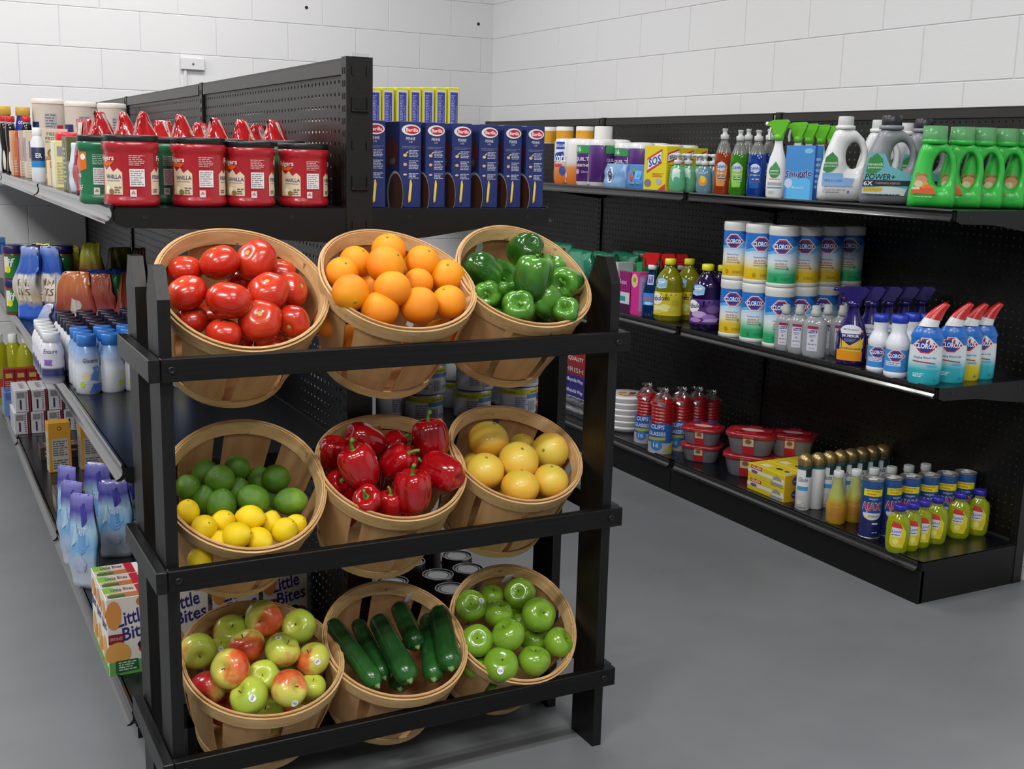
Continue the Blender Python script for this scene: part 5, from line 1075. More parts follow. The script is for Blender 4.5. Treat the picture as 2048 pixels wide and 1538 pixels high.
spk2 = mk(r, 'spray bottle', .074, .266)
for i, (px, X, yt, wp) in enumerate(((1550, 2.69, 239, 41), (1588, 2.76, 244, 38), (1610, 2.83, 247, 37), (1634, 2.90, 249, 36), (1655, 2.97, 251, 35))):
    fit(spk2, X, FY(px, X, ZT), ZT, -1.0, ['front white spray bottle with bright green head', 'second white spray bottle back, green head above the blue box', 'third green headed spray bottle back', 'fourth green headed spray bottle back', 'last green headed spray bottle, partly behind the white jug'][i], 'white spray bottles with green heads', ytop=yt, wpx=wp)
box_rg('softener_box', 1566, 1623, 1640, 291, 2.665, ZT, '3f86c8', 'light blue fabric softener box in front of the green headed sprayers', ri=lambda d, h: [('r', -d*.49, 0, -d*.2, h, '2a50a0'), ('l', -d*.3, h*.2, d*.3, h*.8, 6, '9ab8dc')],
       fr=lambda w_, h: [('r', -w_*.4, 0, w_*.42, h*.36, '58b0e4'), ('e', 0, h*.36, w_*.41, h*.06, '58b0e4'), ('e', -w_*.35, h*.3, w_*.14, h*.09, 'b8c8e4'), ('t', -w_*.02, h*.47, h*.17, 'Snuggle', {'w': w_*.96, 'b': .11, 's': .1, 'r': .05}, 'd8dcf0'), ('t', -w_*.02, h*.47, h*.16, 'Snuggle', {'w': w_*.94, 'b': .05, 's': .1, 'r': .05}, '222a78'), ('e', w_*.3, h*.9, w_*.15, h*.05, '7ab4e4'), ('t', 0, h*.22, h*.05, 'Blue Sparkle', {'w': w_*.4}, 'd8e8f4')])
# ---- jugs with a real handle hole
def jug(name, outline, hc, hr, T, mt, cap, capm, lab, hole_shift=(0, 0), neck=None, spout=None):
    """outline: closed silhouette (x, z); the body is swept round the handle hole, flat and rounded"""
    root = thing(name); N = 72; vs = []; fs = []
    cx, cz = hc; pts = []
    segs = list(zip(outline, outline[1:]+outline[:1]))
    for k in range(N):
        a = 2*PI*k/N; dx, dz = math.cos(a), math.sin(a); best = 0
        for (x0, z0), (x1, z1) in segs:
            ex, ez = x1-x0, z1-z0; den = dx*ez-dz*ex
            if abs(den) < 1e-9: continue
            t = ((x0-cx)*ez-(z0-cz)*ex)/den; u = ((x0-cx)*dz-(z0-cz)*dx)/den
            if t > 0 and -1e-6 <= u <= 1+1e-6: best = max(best, t)
        pts.append((cx+dx*best, cz+dz*best, cx+hr[0]*dx, cz+hr[1]*dz))
    K = 9
    prof = [(t, (1-abs(2*t-1)**3.0)**.5) for t in [0, .02, .07, .16, .3, .5, .7, .86, .96, 1]]
    for k in range(N):
        ox, oz, ix, iz = pts[k]; L_ = math.hypot(ox-ix, oz-iz); th = min(T, .0105+L_*.33)
        for t, y in prof: vs.append((ix+(ox-ix)*t, -y*th, iz+(oz-iz)*t))
        for t, y in prof[1:-1]: vs.append((ix+(ox-ix)*t, y*th, iz+(oz-iz)*t))
    A = len(prof); B_ = 2*A-2
    for k in range(N):
        n2 = (k+1) % N
        for j in range(A-1): fs.append([k*B_+j, n2*B_+j, n2*B_+j+1, k*B_+j+1])
        back = [0]+list(range(A, B_))+[A-1]
        for j in range(len(back)-1): fs.append([k*B_+back[j+1], n2*B_+back[j+1], n2*B_+back[j], k*B_+back[j]])
    M_ = MB(); M_.add(vs, fs, mt, True); M_.obj('body', root)
    cx_, prof_, pn = cap
    M_ = MB(); M_.lathe(prof_, capm, 24, cx=cx_); M_.obj('cap', root)
    if neck: M_ = MB(); M_.lathe(neck[1], mt, 24, cx=neck[0]); M_.obj('neck', root)
    if spout: M_ = MB(); M_.lathe(spout[1], spout[2], 20, cx=spout[0]); M_.obj('spout', root)
    if lab: prints(lab, lambda u, v, dd: (u, -T-.0008-dd, v), root)
    return root
ol = [(-.066, .006), (-.060, 0), (.060, 0), (.066, .006), (.070, .05), (.072, .12), (.070, .165), (.058, .200), (.036, .224), (.022, .232), (-.018, .232), (-.028, .222), (-.046, .17), (-.058, .12), (-.066, .06)]
jl = [('p', [(-.058, .10), (-.052, .14), (-.034, .158), (-.018, .14), (-.016, .115), (-.03, .098), (-.046, .092)], '3a8a48'), ('t', -.036, .124, .009, 'seventh', {'w': .036, 'b': .02}, 'dce8dc'), ('t', -.036, .113, .007, 'generation', {'w': .036, 'b': .02}, 'dce8dc')]
r = jug('detergent_jug', ol, (.030, .148), (.022, .042), .034, mat('dddfe0', .3), (.002, [(.022, .236), (.023, .238), (.022, .268), (.020, .270)], 0), mat('ced2d2', .3, trans=.15), jl+[('r', -.058, .078, .0, .092, '7ab0e0'), ('p', [(-.058, .05), (.03, .05), (.026, .06), (.034, .076), (-.058, .08)], '8ab4e4'), ('t', -.026, .068, .009, 'FREE & CLEAR', {'w': .05}, '3a60b0'), ('l', -.055, .03, .01, .044, 2, 'a8a8b8'), ('e', .018, .034, .003, .004, '5a60b0')], neck=(.002, [(.02, .228), (.028, .23), (.028, .24), (.024, .242)]))
jk1 = mk(r, 'jug', .144, .270)
r = jug('detergent_jug', ol, (.030, .148), (.024, .044), .034, mat('84868e', .32), (.002, [(.024, .236), (.025, .238), (.025, .266), (.022, .272)], 0), mat('22242e', .35), [('p', [(-.064, .035), (.04, .03), (.06, .09), (-.0, .12), (-.014, .155), (-.05, .16), (-.06, .12)], '6cb0c0'), ('p', [(-.064, .035), (.04, .03), (.046, .05), (-.0, .06), (-.064, .05)], 'c8d4d8')]+jl+[('t', -.022, .086, .018, 'POWER+', {'w': .074, 'b': .02, 's': .15}, '1a2030'), ('p', [(-.064, .056), (.05, .06), (.056, .076), (-.062, .076)], '26243a'), ('t', -.05, .066, .014, '6X', {'b': .04}, 'e8e8ee'), ('t', -.002, .067, .006, 'CLEANING AGENTS', {'w': .06}, 'b8a878'), ('p', [(-.062, .042), (-.018, .043), (-.014, .053), (-.06, .054)], 'd0a828'), ('l', -.056, .03, .03, .036, 1, '4a5a68')], neck=(.002, [(.02, .228), (.030, .23), (.030, .24), (.026, .242)]))
jk2 = mk(r, 'jug', .144, .272)
fit(jk1, 2.72, FY(1678, 2.72, ZT), ZT, -.62, 'front white detergent jug with a translucent cap and green leaf label', 'large detergent jugs', ytop=233, wpx=98)
fit(jk1, 2.88, FY(1745, 2.88, ZT), ZT, -.62, 'second white detergent jug behind the front one, only its cap side shows', 'large detergent jugs', ytop=240, wpx=92)
fit(jk1, 3.0, FY(1800, 3.0, ZT), ZT, -.62, 'white detergent jug at the very back by the pegboard', 'large detergent jugs', ytop=246, wpx=84)
fit(jk2, 2.72, FY(1768, 2.72, ZT), ZT, -.62, 'front grey detergent jug with black cap and teal label', 'large detergent jugs', ytop=231, wpx=112)
fit(jk2, 2.90, FY(1832, 2.90, ZT), ZT, -.62, 'second grey detergent jug, black cap visible behind the front one', 'large detergent jugs', ytop=238, wpx=100)
GG = mat('36b845', .3, coat=.2, name='green_plastic')
ol2 = [(-.066, .006), (-.060, 0), (.064, 0), (.070, .006), (.070, .05), (.066, .07), (.068, .11), (.062, .15), (.046, .178), (.030, .19), (-.030, .19), (-.040, .175), (-.052, .12), (-.062, .06)]
r = jug('laundry_detergent', ol2, (.024, .112), (.024, .050), .036, GG, (-.002, [(.034, .193), (.036, .195), (.034, .238), (.033, .238), (.032, .2)], 0), mat('8fd69a', .1, trans=.6, name='clear_green_cap'), [('t', -.034, .096, .017, 'Gain', {'w': .036, 'b': .06, 's': .1, 'r': .15}, 'c8502c'), ('e', -.034, .082, .018, .012, 'c8906a'), ('e', -.026, .068, .014, .010, 'e09a4a'), ('e', -.012, .060, .014, .009, 'd87a3c'), ('e', -.04, .07, .012, .010, 'd8c8a0'), ('p', [(-.06, .042), (.012, .040), (.002, .058), (-.058, .058)], 'd8602c'), ('r', -.058, .054, -.036, .060, 'dcd8c8'), ('l', -.048, .03, -.0, .035, 1, 'b8e0b8')],
        neck=(-.002, [(.03, .186), (.037, .19), (.037, .198), (.034, .2)]), spout=(-.002, [(.018, .2), (.014, .22), (.012, .222)], GG))
gk = mk(r, 'jug', .14, .238)
Yg = FY(1858, 2.72, ZT)
for i, (px, yt) in enumerate(((1858, 257), (1915, 262), (1960, 266), (2008, 269), (2052, 272))):
    y_ = Yg-.016*i; x = along_x(px-3*i, y_, ZT); fit(gk, x, y_, ZT, -.72-.04*i, ['nearest bright green detergent bottle with an orange flower label', 'second bright green detergent bottle from left', 'third bright green detergent bottle from left', 'fourth bright green detergent bottle from left', 'rightmost bright green detergent bottle, cut by the picture edge'][i], 'bright green detergent bottles', sc=1.0)

# ================================================================ wall shelving, middle shelf
TEAL = ramp_mat([(0, '3a2a6a'), (.05, '2a5a68'), (.10, '1c5a4c'), (.16, '2a8a68')], .15, coat=.6, noise=.5, nscale=22, name='teal_film')
for i, (px, X, yt, w_, h, rz) in enumerate(((1118, 2.86, 486, .22, .2, NP), (1160, 2.80, 500, .2, .2, NP), (1205, 2.84, 506, .2, .18, NP), (1245, 2.88, 508, .2, .18, NP), (1290, 2.92, 505, .2, .17, NP), (1090, 2.78, 492, .2, .2, NP))):
    o = bag('bathroom_tissue_bag', w_, .12, h, TEAL, 70+i, topw=1.0, topd=.1, crumple=.012, base=1); y_ = FY(px, X, ZM); o.location = (X, y_, ZM); o.rotation_euler[2] = rz; o.scale[2] = h_at(X, y_, ZM, yt)/h
    tag(o, f'glossy teal green plastic bag on the wall middle shelf, {ORDN[[1, 2, 3, 4, 5, 0][i]]} from left', 'bag', 'teal plastic bags on the wall middle shelf')
box_rg('pad_packet', 1236, 1258, 1264, 545, 2.665, ZM, '8a2068', 'purple and white packet next to the right rack post', 'packet', fr=lambda w_, h: [('r', -w_*.5, h*.22, w_*.46, h*.5, 'c8c4d0'), ('r', -w_*.5, h*.28, w_*.1, h*.4, '2a8a90'), ('r', -w_*.5, 0, w_*.48, h*.22, '3a1438'), ('t', -w_*.1, h*.75, h*.12, 'lex', {'w': w_*.6}, 'd8b0d0')], rough=.2)
box_rg('pad_packet', 1260, 1276, 1300, 546, 2.665, ZM, 'c83088', 'bright pink packet left of the blue spray bottle', 'packet', fr=lambda w_, h: [('e', -w_*.1, h*.8, w_*.4, h*.16, 'c8c088'), ('e', -w_*.1, h*.82, w_*.15, h*.06, '8a8a30')], ri=lambda d, h: [('r', -d*.5, .0, d*.45, h*.96, 'b868a8'), ('r', -d*.5, h*.1, -d*.1, h*.9, 'b8a0cc'), ('l', -d*.3, h*.3, d*.3, h*.8, 8, '9a7ab8')], rough=.2)
for i, (px, X, c, h) in enumerate(((1243, 2.78, 'b8c0c0', 524), (1252, 2.82, '8ab878', 526), (1290, 2.86, '2a9a60', 524))):
    c_ = carton('pad_packet', .04, .08, .17, c, rough=.25); y_ = FY(px, X, ZM); c_.location = (X, y_, ZM); c_.rotation_euler[2] = NP; c_.scale[2] = h_at(X, y_, ZM, h)/.17
    tag(c_, ['white narrow packet standing behind the purple packet', 'pale green narrow packet with a dark dot behind the pink packet', 'emerald green narrow packet behind the blue spray bottle'][i], 'packet')
r = sprayer(mat('12386a', .08, trans=.35, coat=.5), mat('b81c20', .3), mat('c42424', .25), [('r', -.032, .05, .028, .10, '3a86d0'), ('t', -.002, .078, .014, 'Windex', {'w': .05, 'b': .05, 's': .1}, 'd8402c'), ('e', -.002, .058, .02, .006, 'a8d0f0'), ('r', -.012, .135, .014, .175, 'c8c8dc'), ('r', -.009, .14, .011, .17, '5058a8')], collar=mat('d8dadc', .35))
wk = mk(r, 'spray bottle', .074, .266)
for i, (px, X, yt, wp) in enumerate(((1300, 2.70, 505, 36), (1332, 2.80, 507, 32), (1358, 2.88, 508, 32))): fit(wk, X, FY(px, X, ZM), ZM, -1.0, ['front blue glass cleaner spray bottle with red head', 'second red headed spray bottle, behind the yellow cleaner', 'third red headed spray bottle, rear one between the yellow cleaners'][i], 'blue spray bottles with red heads', ytop=yt, wpx=wp)
def fab(c, labc, n):
    Pb = [(.036, 0), (.042, .008), (.042, .10), (.040, .11), (.041, .118), (.038, .13), (.040, .14), (.034, .165), (.020, .19), (.013, .2), (.013, .212)]
    rt = bottle('floor_cleaner', [('body', Pb, mat(c, .08, trans=.35, coat=.5), dict(seg=26, sy=.72)), ('cap', [(.0145, .208), (.0155, .21), (.0155, .228), (.013, .23)], mat('d0d020', .35), dict(seg=18))],
        [([('r', -.055, .022, .06, .108, labc), ('e', -.03, .082, .022, .022, 'e0e0e4'), ('t', -.018, .085, .018, 'Fabuloso', {'w': .062, 'b': .05, 's': .1, 'r': .1}, '1a1a3a')]+
           ([('e', .0, .05, .018, .014, 'd8d88a'), ('e', .03, .07, .012, .012, 'a8a830'), ('e', -.025, .045, .02, .012, 'd8d8a8'), ('e', .02, .045, .01, .008, 'b8b848'), ('e', -.02, .035, .014, .008, 'c8c050')] if n else [('e', -.01, .055, .022, .012, 'b8a0cc'), ('e', .02, .045, .02, .012, '8a6ab0'), ('e', -.02, .035, .018, .008, 'a880b8'), ('e', .03, .075, .02, .014, '6a5088'), ('p', [(.0, .03), (.04, .03), (.05, .045), (.01, .04)], 'a890c8')])+
           [('p', [(-.034, .125), (-.02, .12), (.002, .125), (.004, .15), (-.01, .16), (-.03, .155)], '8ab8d8'), ('l', -.026, .128, -.002, .148, 3, 'e0e8f0')], cyl(pr(Pb), sy=.72), .007)])
    return mk(rt, 'bottle', .084, .23)
k1 = fab('8a8a14', 'c8b428', 1); k2 = fab('241048', '4a2878', 0)
for kk, l_, px, X, yt, wp in ((k1, 'front yellow floor cleaner bottle with yellow cap', 1335, 2.71, 517, 59), (k1, 'second yellow floor cleaner bottle behind the front one', 1373, 2.80, 517, 56), (k2, 'front purple floor cleaner bottle with yellow cap', 1409, 2.71, 528, 64), (k2, 'purple floor cleaner bottle behind, hidden by the wipe canisters', 1440, 2.80, 530, 60)):
    fit(kk, X, FY(px, X, ZM), ZM, -.95, l_, 'floor cleaner bottles', ytop=yt, wpx=wp)
def wipes(stops, c2):
    Pb = [(.050, 0), (.052, .003), (.052, .012), (.0505, .014), (.0505, .180), (.052, .182), (.052, .208), (.050, .212), (.042, .213)]
    lab = [('r', -.078, .015, .078, .180, 'x')]
    rt = thing('wipes_canister')
    M_ = MB(); M_.lathe([(.050, 0), (.052, .003), (.052, .012), (.0505, .014)], mat('c8cac6', .35), 30); M_.obj('base_ring', rt)
    M_ = MB(); M_.lathe([(.0505, .014), (.0505, .180)], ramp_mat(stops, .35, coat=.2), 30, cap=False); M_.obj('label_wrap', rt)
    M_ = MB(); M_.lathe([(.0515, .180), (.052, .182), (.0525, .198), (.0525, .208), (.050, .212), (.042, .213), (.041, .210)], mat('cfd1ce', .35), 30); M_.obj('lid', rt)
    sh = [('p', [(-.07, .118), (-.03, .128), (.03, .128), (.075, .152), (.075, .178), (-.07, .178)], '1f6cc4'), ('p', [(.02, .178), (.075, .178), (.075, .15)], '174a9c'), ('p', [(-.07, .118), (-.03, .128), (.03, .128), (.075, .152), (.075, .146), (.03, .119), (-.03, .119), (-.07, .112)], '5aaee4')]
    sh += diamond(-.002, .142, .068, .048)+[('t', -.004, .094, .0065, 'Disinfecting Wipes', {'w': .045}, '4a6ab8'), ('t', -.004, .083, .006, 'kills 99.9% of', {'w': .04, 'b': .03}, 'c84a40'), ('t', -.004, .075, .006, 'viruses & bacteria', {'w': .044, 'b': .03}, 'c84a40'), ('r', -.026, .065, .018, .067, c2), ('e', .02, .066, .004, .004, c2), ('e', -.022, .032, .006, .008, c2), ('l', .0, .026, .034, .036, 2, c2)]
    prints(sh, cyl(.0507), rt, .007); return mk(rt, 'canister', .105, .213)
wy = wipes([(.014, 'cfae18'), (.05, 'd8b820'), (.07, 'dcdcb8'), (.09, 'd4dde4'), (.12, 'a8ccec'), (.18, '3a8ad8')], 'a88a20'); wg = wipes([(.014, '1f9a60'), (.045, '2aa46a'), (.075, 'b8d8cc'), (.09, 'd4dde4'), (.12, 'a8ccec'), (.18, '3a8ad8')], '2a8a50')
front = [(1464, 2.71), (1507, 2.71), (1553, 2.71)]
cols = [(FY(px, X, ZM), X) for px, X in front]
yb = cols[2][0]
for dx in (.112, .224, .336): cols.append((yb, 2.71+dx*.915))
kinds = [(wy, wy), (wg, wy), (wg, wg), (wy, wy), (wy, wy), (wg, wg)]
HW = .2135*.985
for i, (y_, X) in enumerate(cols):
    for lv in (0, 1):
        kk = kinds[i][lv]; rz = -.75 if (i, lv) not in ((1, 1), (2, 0), (0, 1)) else (-.55 if i else -.95)
        kk.put(X, y_, ZM+lv*HW, rz, f'disinfecting wipes canister, {"yellow" if kk is wy else "green"} base band, {"upper" if lv else "lower"} one of stack {["one", "two", "three", "four", "five", "six"][i]} from left', 'stacked wipes canisters', (1, 1, .985))
Pp = [(.028, 0), (.032, .006), (.033, .02), (.033, .105), (.030, .118), (.016, .134), (.013, .138), (.0135, .16), (.012, .162)]
r = bottle('sanitizer_bottle', [('body', [p for p in Pp if p[1] <= .138], mat('b4b8be', .12, trans=.45, coat=.3), dict(seg=24, sy=.62)), ('cap', [(.014, .137), (.0145, .139), (.0145, .152), (.012, .154), (.0125, .168), (.011, .17)], mat('b8bcbc', .3, trans=.3), dict(seg=16))],
    [([('r', -.015, .022, .015, .10, 'c4c4d0'), ('r', -.015, .094, .015, .104, '8a2a44'), ('p', [(-.012, .080), (.012, .082), (.013, .091), (-.011, .09)], '3c2c80'), ('t', 0, .0858, .006, 'Purell', {'w': .02, 'b': .04, 's': .1}, 'dcdce8'), ('l', -.008, .066, .009, .076, 2, '6a6a90'), ('e', 0, .057, .004, .004, '8a8aa8'), ('l', -.011, .04, .011, .048, 1, '7a7a98'), ('l', -.009, .028, .008, .034, 1, '9a9ab0')], cyl(pr(Pp), sy=.62), .006)])
pk = mk(r, 'bottle', .066, .17)
for i, (px, X, yt, wp) in enumerate(((1567, 2.675, 609, 40), (1594, 2.675, 609, 42), (1626, 2.675, 611, 48), (1650, 2.76, 609, 44), (1680, 2.78, 611, 46), (1690, 2.86, 607, 42))):
    fit(pk, X, FY(px, X, ZM), ZM, -1.05, ['leftmost clear sanitizer bottle at the shelf edge', 'middle clear sanitizer bottle at the shelf edge', 'right front clear sanitizer bottle at the shelf edge', 'clear sanitizer bottle behind the right front one', 'clear sanitizer bottle behind, next to the purple sprayer', 'rearmost clear sanitizer bottle'][i], 'clear sanitizer bottles', ytop=yt, wpx=wp)
NV = mat('221a5e', .15, coat=.4)
r = sprayer(NV, NV, NV, [('p', [(-.036, .014), (.034, .014), (.036, .09), (.030, .12), (-.030, .12), (-.036, .09)], 'd8b440'), ('p', [(-.036, .014), (.034, .014), (.034, .045), (-.036, .05)], 'd88a18'), ('e', 0, .118, .027, .018, 'c8ccd8'), ('t', 0, .12, .006, 'MICROBAN', {'w': .036, 'b': .02}, '3a3a6a'), ('p', [(-.026, .106), (.026, .106), (.024, .088), (.0, .066), (-.024, .088)], '221f5a'), ('t', 0, .099, .009, '24 HOUR', {'w': .042, 'b': .06}, 'e8e8f0'), ('l', -.014, .078, .014, .09, 3, '8a8ab8'), ('t', 0, .056, .007, 'MULTI PURPOSE CLEANER', {'w': .056, 'b': .03}, '7a4a18')])
mk_ = mk(r, 'spray bottle', .074, .266)
ym = FY(1699, 2.70, ZM)
for i in range(5):
    X = 2.70+.075*i; y_ = ym+(.0 if i == 0 else .0); fit(mk_, X, y_, ZM, -.95, ['front dark purple cleaner spray bottle with an orange label', 'second dark purple spray bottle back', 'third dark purple spray bottle back', 'fourth dark purple spray bottle back', 'rearmost dark purple spray bottle by the pegboard'][i], 'dark purple spray bottles', ytop=572, wpx=60 if i == 0 else 56)
Pc = [(.026, 0), (.031, .006), (.031, .015), (.029, .018), (.029, .078), (.031, .083), (.031, .095), (.023, .115), (.018, .125), (.020, .14), (.019, .152)]
r = bottle('bleach_bottle', [('body', Pc, mat('d4d8e0', .3), dict(seg=26)), ('cap', [(.021, .15), (.0225, .152), (.0225, .17), (.020, .172)], mat('2038a8', .35), dict(seg=20))],
    [([('r', -.07, .018, .07, .078, '3a86cc'), ('r', -.03, .034, .012, .046, 'c8d4e4'), ('l', -.028, .035, .010, .045, 2, '6a7ab8')]+diamond(-.002, .062, .046, .030), cyl(.0305), .006)])
bk_ = mk(r, 'bottle', .062, .172)
for i, (px, X, yt, wp) in enumerate(((1754, 2.68, 628, 44), (1790, 2.665, 629, 47), (1815, 2.76, 626, 44), (1838, 2.82, 627, 42))):
    fit(bk_, X, FY(px, X, ZM), ZM, -.85, ['leftmost small white bleach bottle with blue cap', 'front small white bleach bottle with blue cap, second from left', 'small bleach bottle behind, half hidden by the bowl cleaner', 'small bleach bottle furthest back, only its blue cap shows'][i], 'small bleach bottles', ytop=yt, wpx=wp)
def bowl(c2, k):
    Pb = [(.030, 0), (.034, .006), (.035, .05), (.034, .10), (.033, .122), (.035, .130), (.027, .150), (.018, .162)]
    rt = bottle('bowl_cleaner', [('body', Pb, ramp_mat([(0, c2), (.04, c2), (.07, 'c8d8dc'), (.105, 'd0d4d8'), (.107, '2a7ac4'), (.165, '1c5cb8')], .28, coat=.3), dict(seg=26, sy=.55)),
                              ], [([('r', -.030, .108, .034, .128, '2668bc')]+diamond(-.002, .106, .054, .040)+[('t', -.002, .074, .007, 'Clinging Bleach Gel', {'w': .05}, '3a3f9a'), ('p', [(-.028, .063), (.022, .058), (.022, .061), (-.028, .066)], 'b02840'), ('r', .004, .050, .026, .055, '4aa8d0'), ('l', -.024, .02, .0, .032, 3, 'd8eef0'), ('p', ringp(.024, .014, .005, .005, 3, PI/2), '3a6aa8')], cyl(pr(Pb), sy=.55), .006)])
    M_ = MB(); ring = []; 
    def bent(z0, r0, z1, r1, n, mt, nm):
        M_ = MB(); vs = []; fs = []; sg = 18
        for i in range(n+1):
            t = i/n; z = z0+(z1-z0)*t; rr = r0+(r1-r0)*t; q = max(0, z-.158); sx = 5*q*q+.22*q
            for k in range(sg):
                a = 2*PI*k/sg; vs.append((sx+rr*math.cos(a), rr*math.sin(a)*.8, z+rr*math.cos(a)*-min(1, q*14)*.8))
        for i in range(n):
            for k in range(sg): fs.append([i*sg+k, i*sg+(k+1) % sg, (i+1)*sg+(k+1) % sg, (i+1)*sg+k])
        fs.append(list(range(n*sg, (n+1)*sg))); M_.add(vs, fs, mt, True); return M_.obj(nm, rt)
    bent(.158, .021, .182, .016, 6, mat('d4d8dc', .3), 'neck'); bent(.180, .018, .222, .0055, 8, mat('b81c1c', .28, coat=.3), 'cap')
    return mk(rt, 'bottle', .07, .222)
b1 = bowl('2aa8b8', 0); b2 = bowl('c8b820', 1)
for i, (kk, px, X, yt, wp) in enumerate(((b1, 1846, 2.665, 605, 64), (b1, 1897, 2.76, 605, 58), (b2, 1928, 2.83, 606, 56), (b1, 1957, 2.90, 605, 56))):
    Yb = FY(1846, 2.665, ZM); y_ = Yb+(0, -.01, .0, .0)[i]; x_ = X if i == 0 else along_x(px, y_, ZM); fit(kk, x_, y_, ZM, -.85, ['front turquoise toilet bowl cleaner with red spout', 'second turquoise bowl cleaner with red spout', 'bowl cleaner with a yellow lower label and red spout', 'rightmost turquoise bowl cleaner with red spout'][i], 'toilet bowl cleaner bottles', ytop=yt, wpx=wp)

# ================================================================ wall shelving, bottom deck
pl = thing('foam_plate_stack'); 
for k in range(1): pass
y_ = FY(1262, 2.80, ZB)
for k in range(6):
    M_ = MB(); rr_ = .105; z0 = k*.026
    M_.lathe([(rr_*.8, z0), (rr_*.98, z0+.014), (rr_*1.0, z0+.022), (rr_*.99, z0+.025), (rr_*.7, z0+.0252)], mat('d8d8da', .3, coat=.3), 36)
    o = M_.obj('foam_plate_pack', None, (2.775, y_, ZB)); tag(o, f'shrink wrapped pack of white foam plates, {ORDN[k]} from the bottom of the stack', 'plates', 'foam plate packs')
o = prints([('e', 0, 0, .05, .05, 'c8b8a8'), ('e', -.02, .01, .02, .02, 'c87830'), ('e', .02, -.01, .018, .016, '5a3a58'), ('e', 0, -.03, .02, .012, 'a83828')], topface(.0), None, name='picture_card'); o.location = (2.775, y_, ZB+.1585); tag(o, 'small colourful food picture card on top of the foam plates', 'card')
CUP = mat('8c1218', .25, coat=.3)
def cups():
    rt = thing('cup_sleeve'); M_ = MB(); prof = []
    for k in range(12): z = .05+k*.014; prof += [(.037-.00*k, z), (.0385, z+.010), (.0365, z+.0105)]
    prof += [(.034, .222), (.028, .226)]
    M_.lathe([(.041, 0), (.041, .01)]+[(.039+.001*(k % 2), .014+.006*k) for k in range(6)]+prof, CUP, 24); M_.obj('red_cups', rt)
    prints([('r', -.062, .0, .05, .05, 'a8a8b0'), ('p', [(-.06, .045), (.045, .045), (.045, .118), (.015, .132), (-.03, .120), (-.06, .15)], '2a5aa4'), ('t', -.010, .112, .018, 'CUPS', {'w': .05, 'b': .05, 's': .1}, 'd0d4e4'), ('t', -.012, .083, .016, 'GLASSES', {'w': .064, 'b': .05}, 'd0d4e4'), ('p', [(-.045, .054), (.02, .058), (.02, .070), (-.045, .066)], 'a8a830'), ('e', -.012, .035, .022, .022, '3a78b8'), ('t', -.012, .035, .018, '16', {'b': .02}, 'c8d8e8'), ('p', [(.012, .01), (.048, .004), (.048, .05)], 'b0a838')], cyl(lambda v: .0435), rt, .008)
    M_ = MB(); rr = random.Random(4); vs = []; fs = []; sg = 16; H = [.2, .22, .235, .25, .262]
    for i, z in enumerate(H):
        for k in range(sg): a = 2*PI*k/sg; q = (.036, .034, .022, .012, .022)[i]*(1+rr.uniform(-.3, .3)); vs.append((q*math.cos(a), q*math.sin(a), z+rr.uniform(-.006, .006)))
    for i in range(4):
        for k in range(sg): fs.append([i*sg+k, i*sg+(k+1) % sg, (i+1)*sg+(k+1) % sg, (i+1)*sg+k])
    M_.add(vs, fs, mat('c8c8cc', .08, trans=.9, coat=.5, name='clear_film'), False); M_.obj('plastic_wrap', rt)
    return mk(rt, 'cups', .086, .262, 'sleeves of red cups')
cu = cups()
for i, (px, X, yt, wp) in enumerate(((1290, 2.72, 768, 44), (1321, 2.685, 778, 50), (1358, 2.78, 776, 46), (1390, 2.86, 776, 44), (1418, 2.93, 782, 42))):
    fit(cu, X, FY(px, X, ZB), ZB, -.75, f'wrapped sleeve of red plastic cups with blue label, {ORDN[i]} from left', None, ytop=yt, wpx=wp)
def tubx():
    rt = thing('food_container'); M_ = MB(); M_.lathe([(.058, 0), (.062, .004), (.074, .052), (.076, .056)], mat('8f8f98', .2, trans=.35, coat=.3), 32, sq=3.2, sy=.8); M_.obj('clear_tub', rt)
    M_ = MB(); M_.lathe([(.079, .054), (.080, .056), (.080, .064), (.076, .068), (.06, .066), (.058, .068)], mat('8a1a20', .3, coat=.2), 32, sq=3.2, sy=.8); M_.obj('red_lid', rt)
    prints([('r', -.018, .004, .018, .05, 'b01c2c'), ('r', -.016, .03, .016, .06, 'c8b8a0'), ('e', .0, .045, .010, .008, '8a6030')], lambda u, v, dd: (u, -(.0475+.0145*v/.056*.85)-.003-dd, v), rt); prints([('r', -.02, -.06, .02, .06, 'b02030'), ('r', -.06, -.02, .06, .02, 'b02030'), ('e', 0, 0, .035, .018, 'c8b8ac')], topface(.0684), rt, name='card_sleeve')
    return mk(rt, 'container', .16, .068, 'red lidded food containers')
tb = tubx()
for i, (px, X, lv, wp) in enumerate(((1403, 2.76, 0, 88), (1403, 2.76, 1, 88), (1497, 2.80, 0, 108), (1500, 2.80, 1, 108), (1578, 2.92, 0, 96), (1580, 2.92, 1, 96))):
    y_ = FY(px, X, ZB); s_ = wp*depth_of(X, y_, ZB)/FPX/.16/1.05; z = ZB+lv*.069*(1.0 if i < 2 else 1.25)
    tb.put(X, y_, z, -.9, ['lower container of the left stack with red lid', 'upper container of the left stack with red card sleeve', 'lower container of the middle stack with red lid', 'upper container of the middle stack with red card sleeve', 'lower container of the rear stack', 'upper container of the rear stack'][i], None, (s_, s_, 1.0 if i < 2 else 1.25))
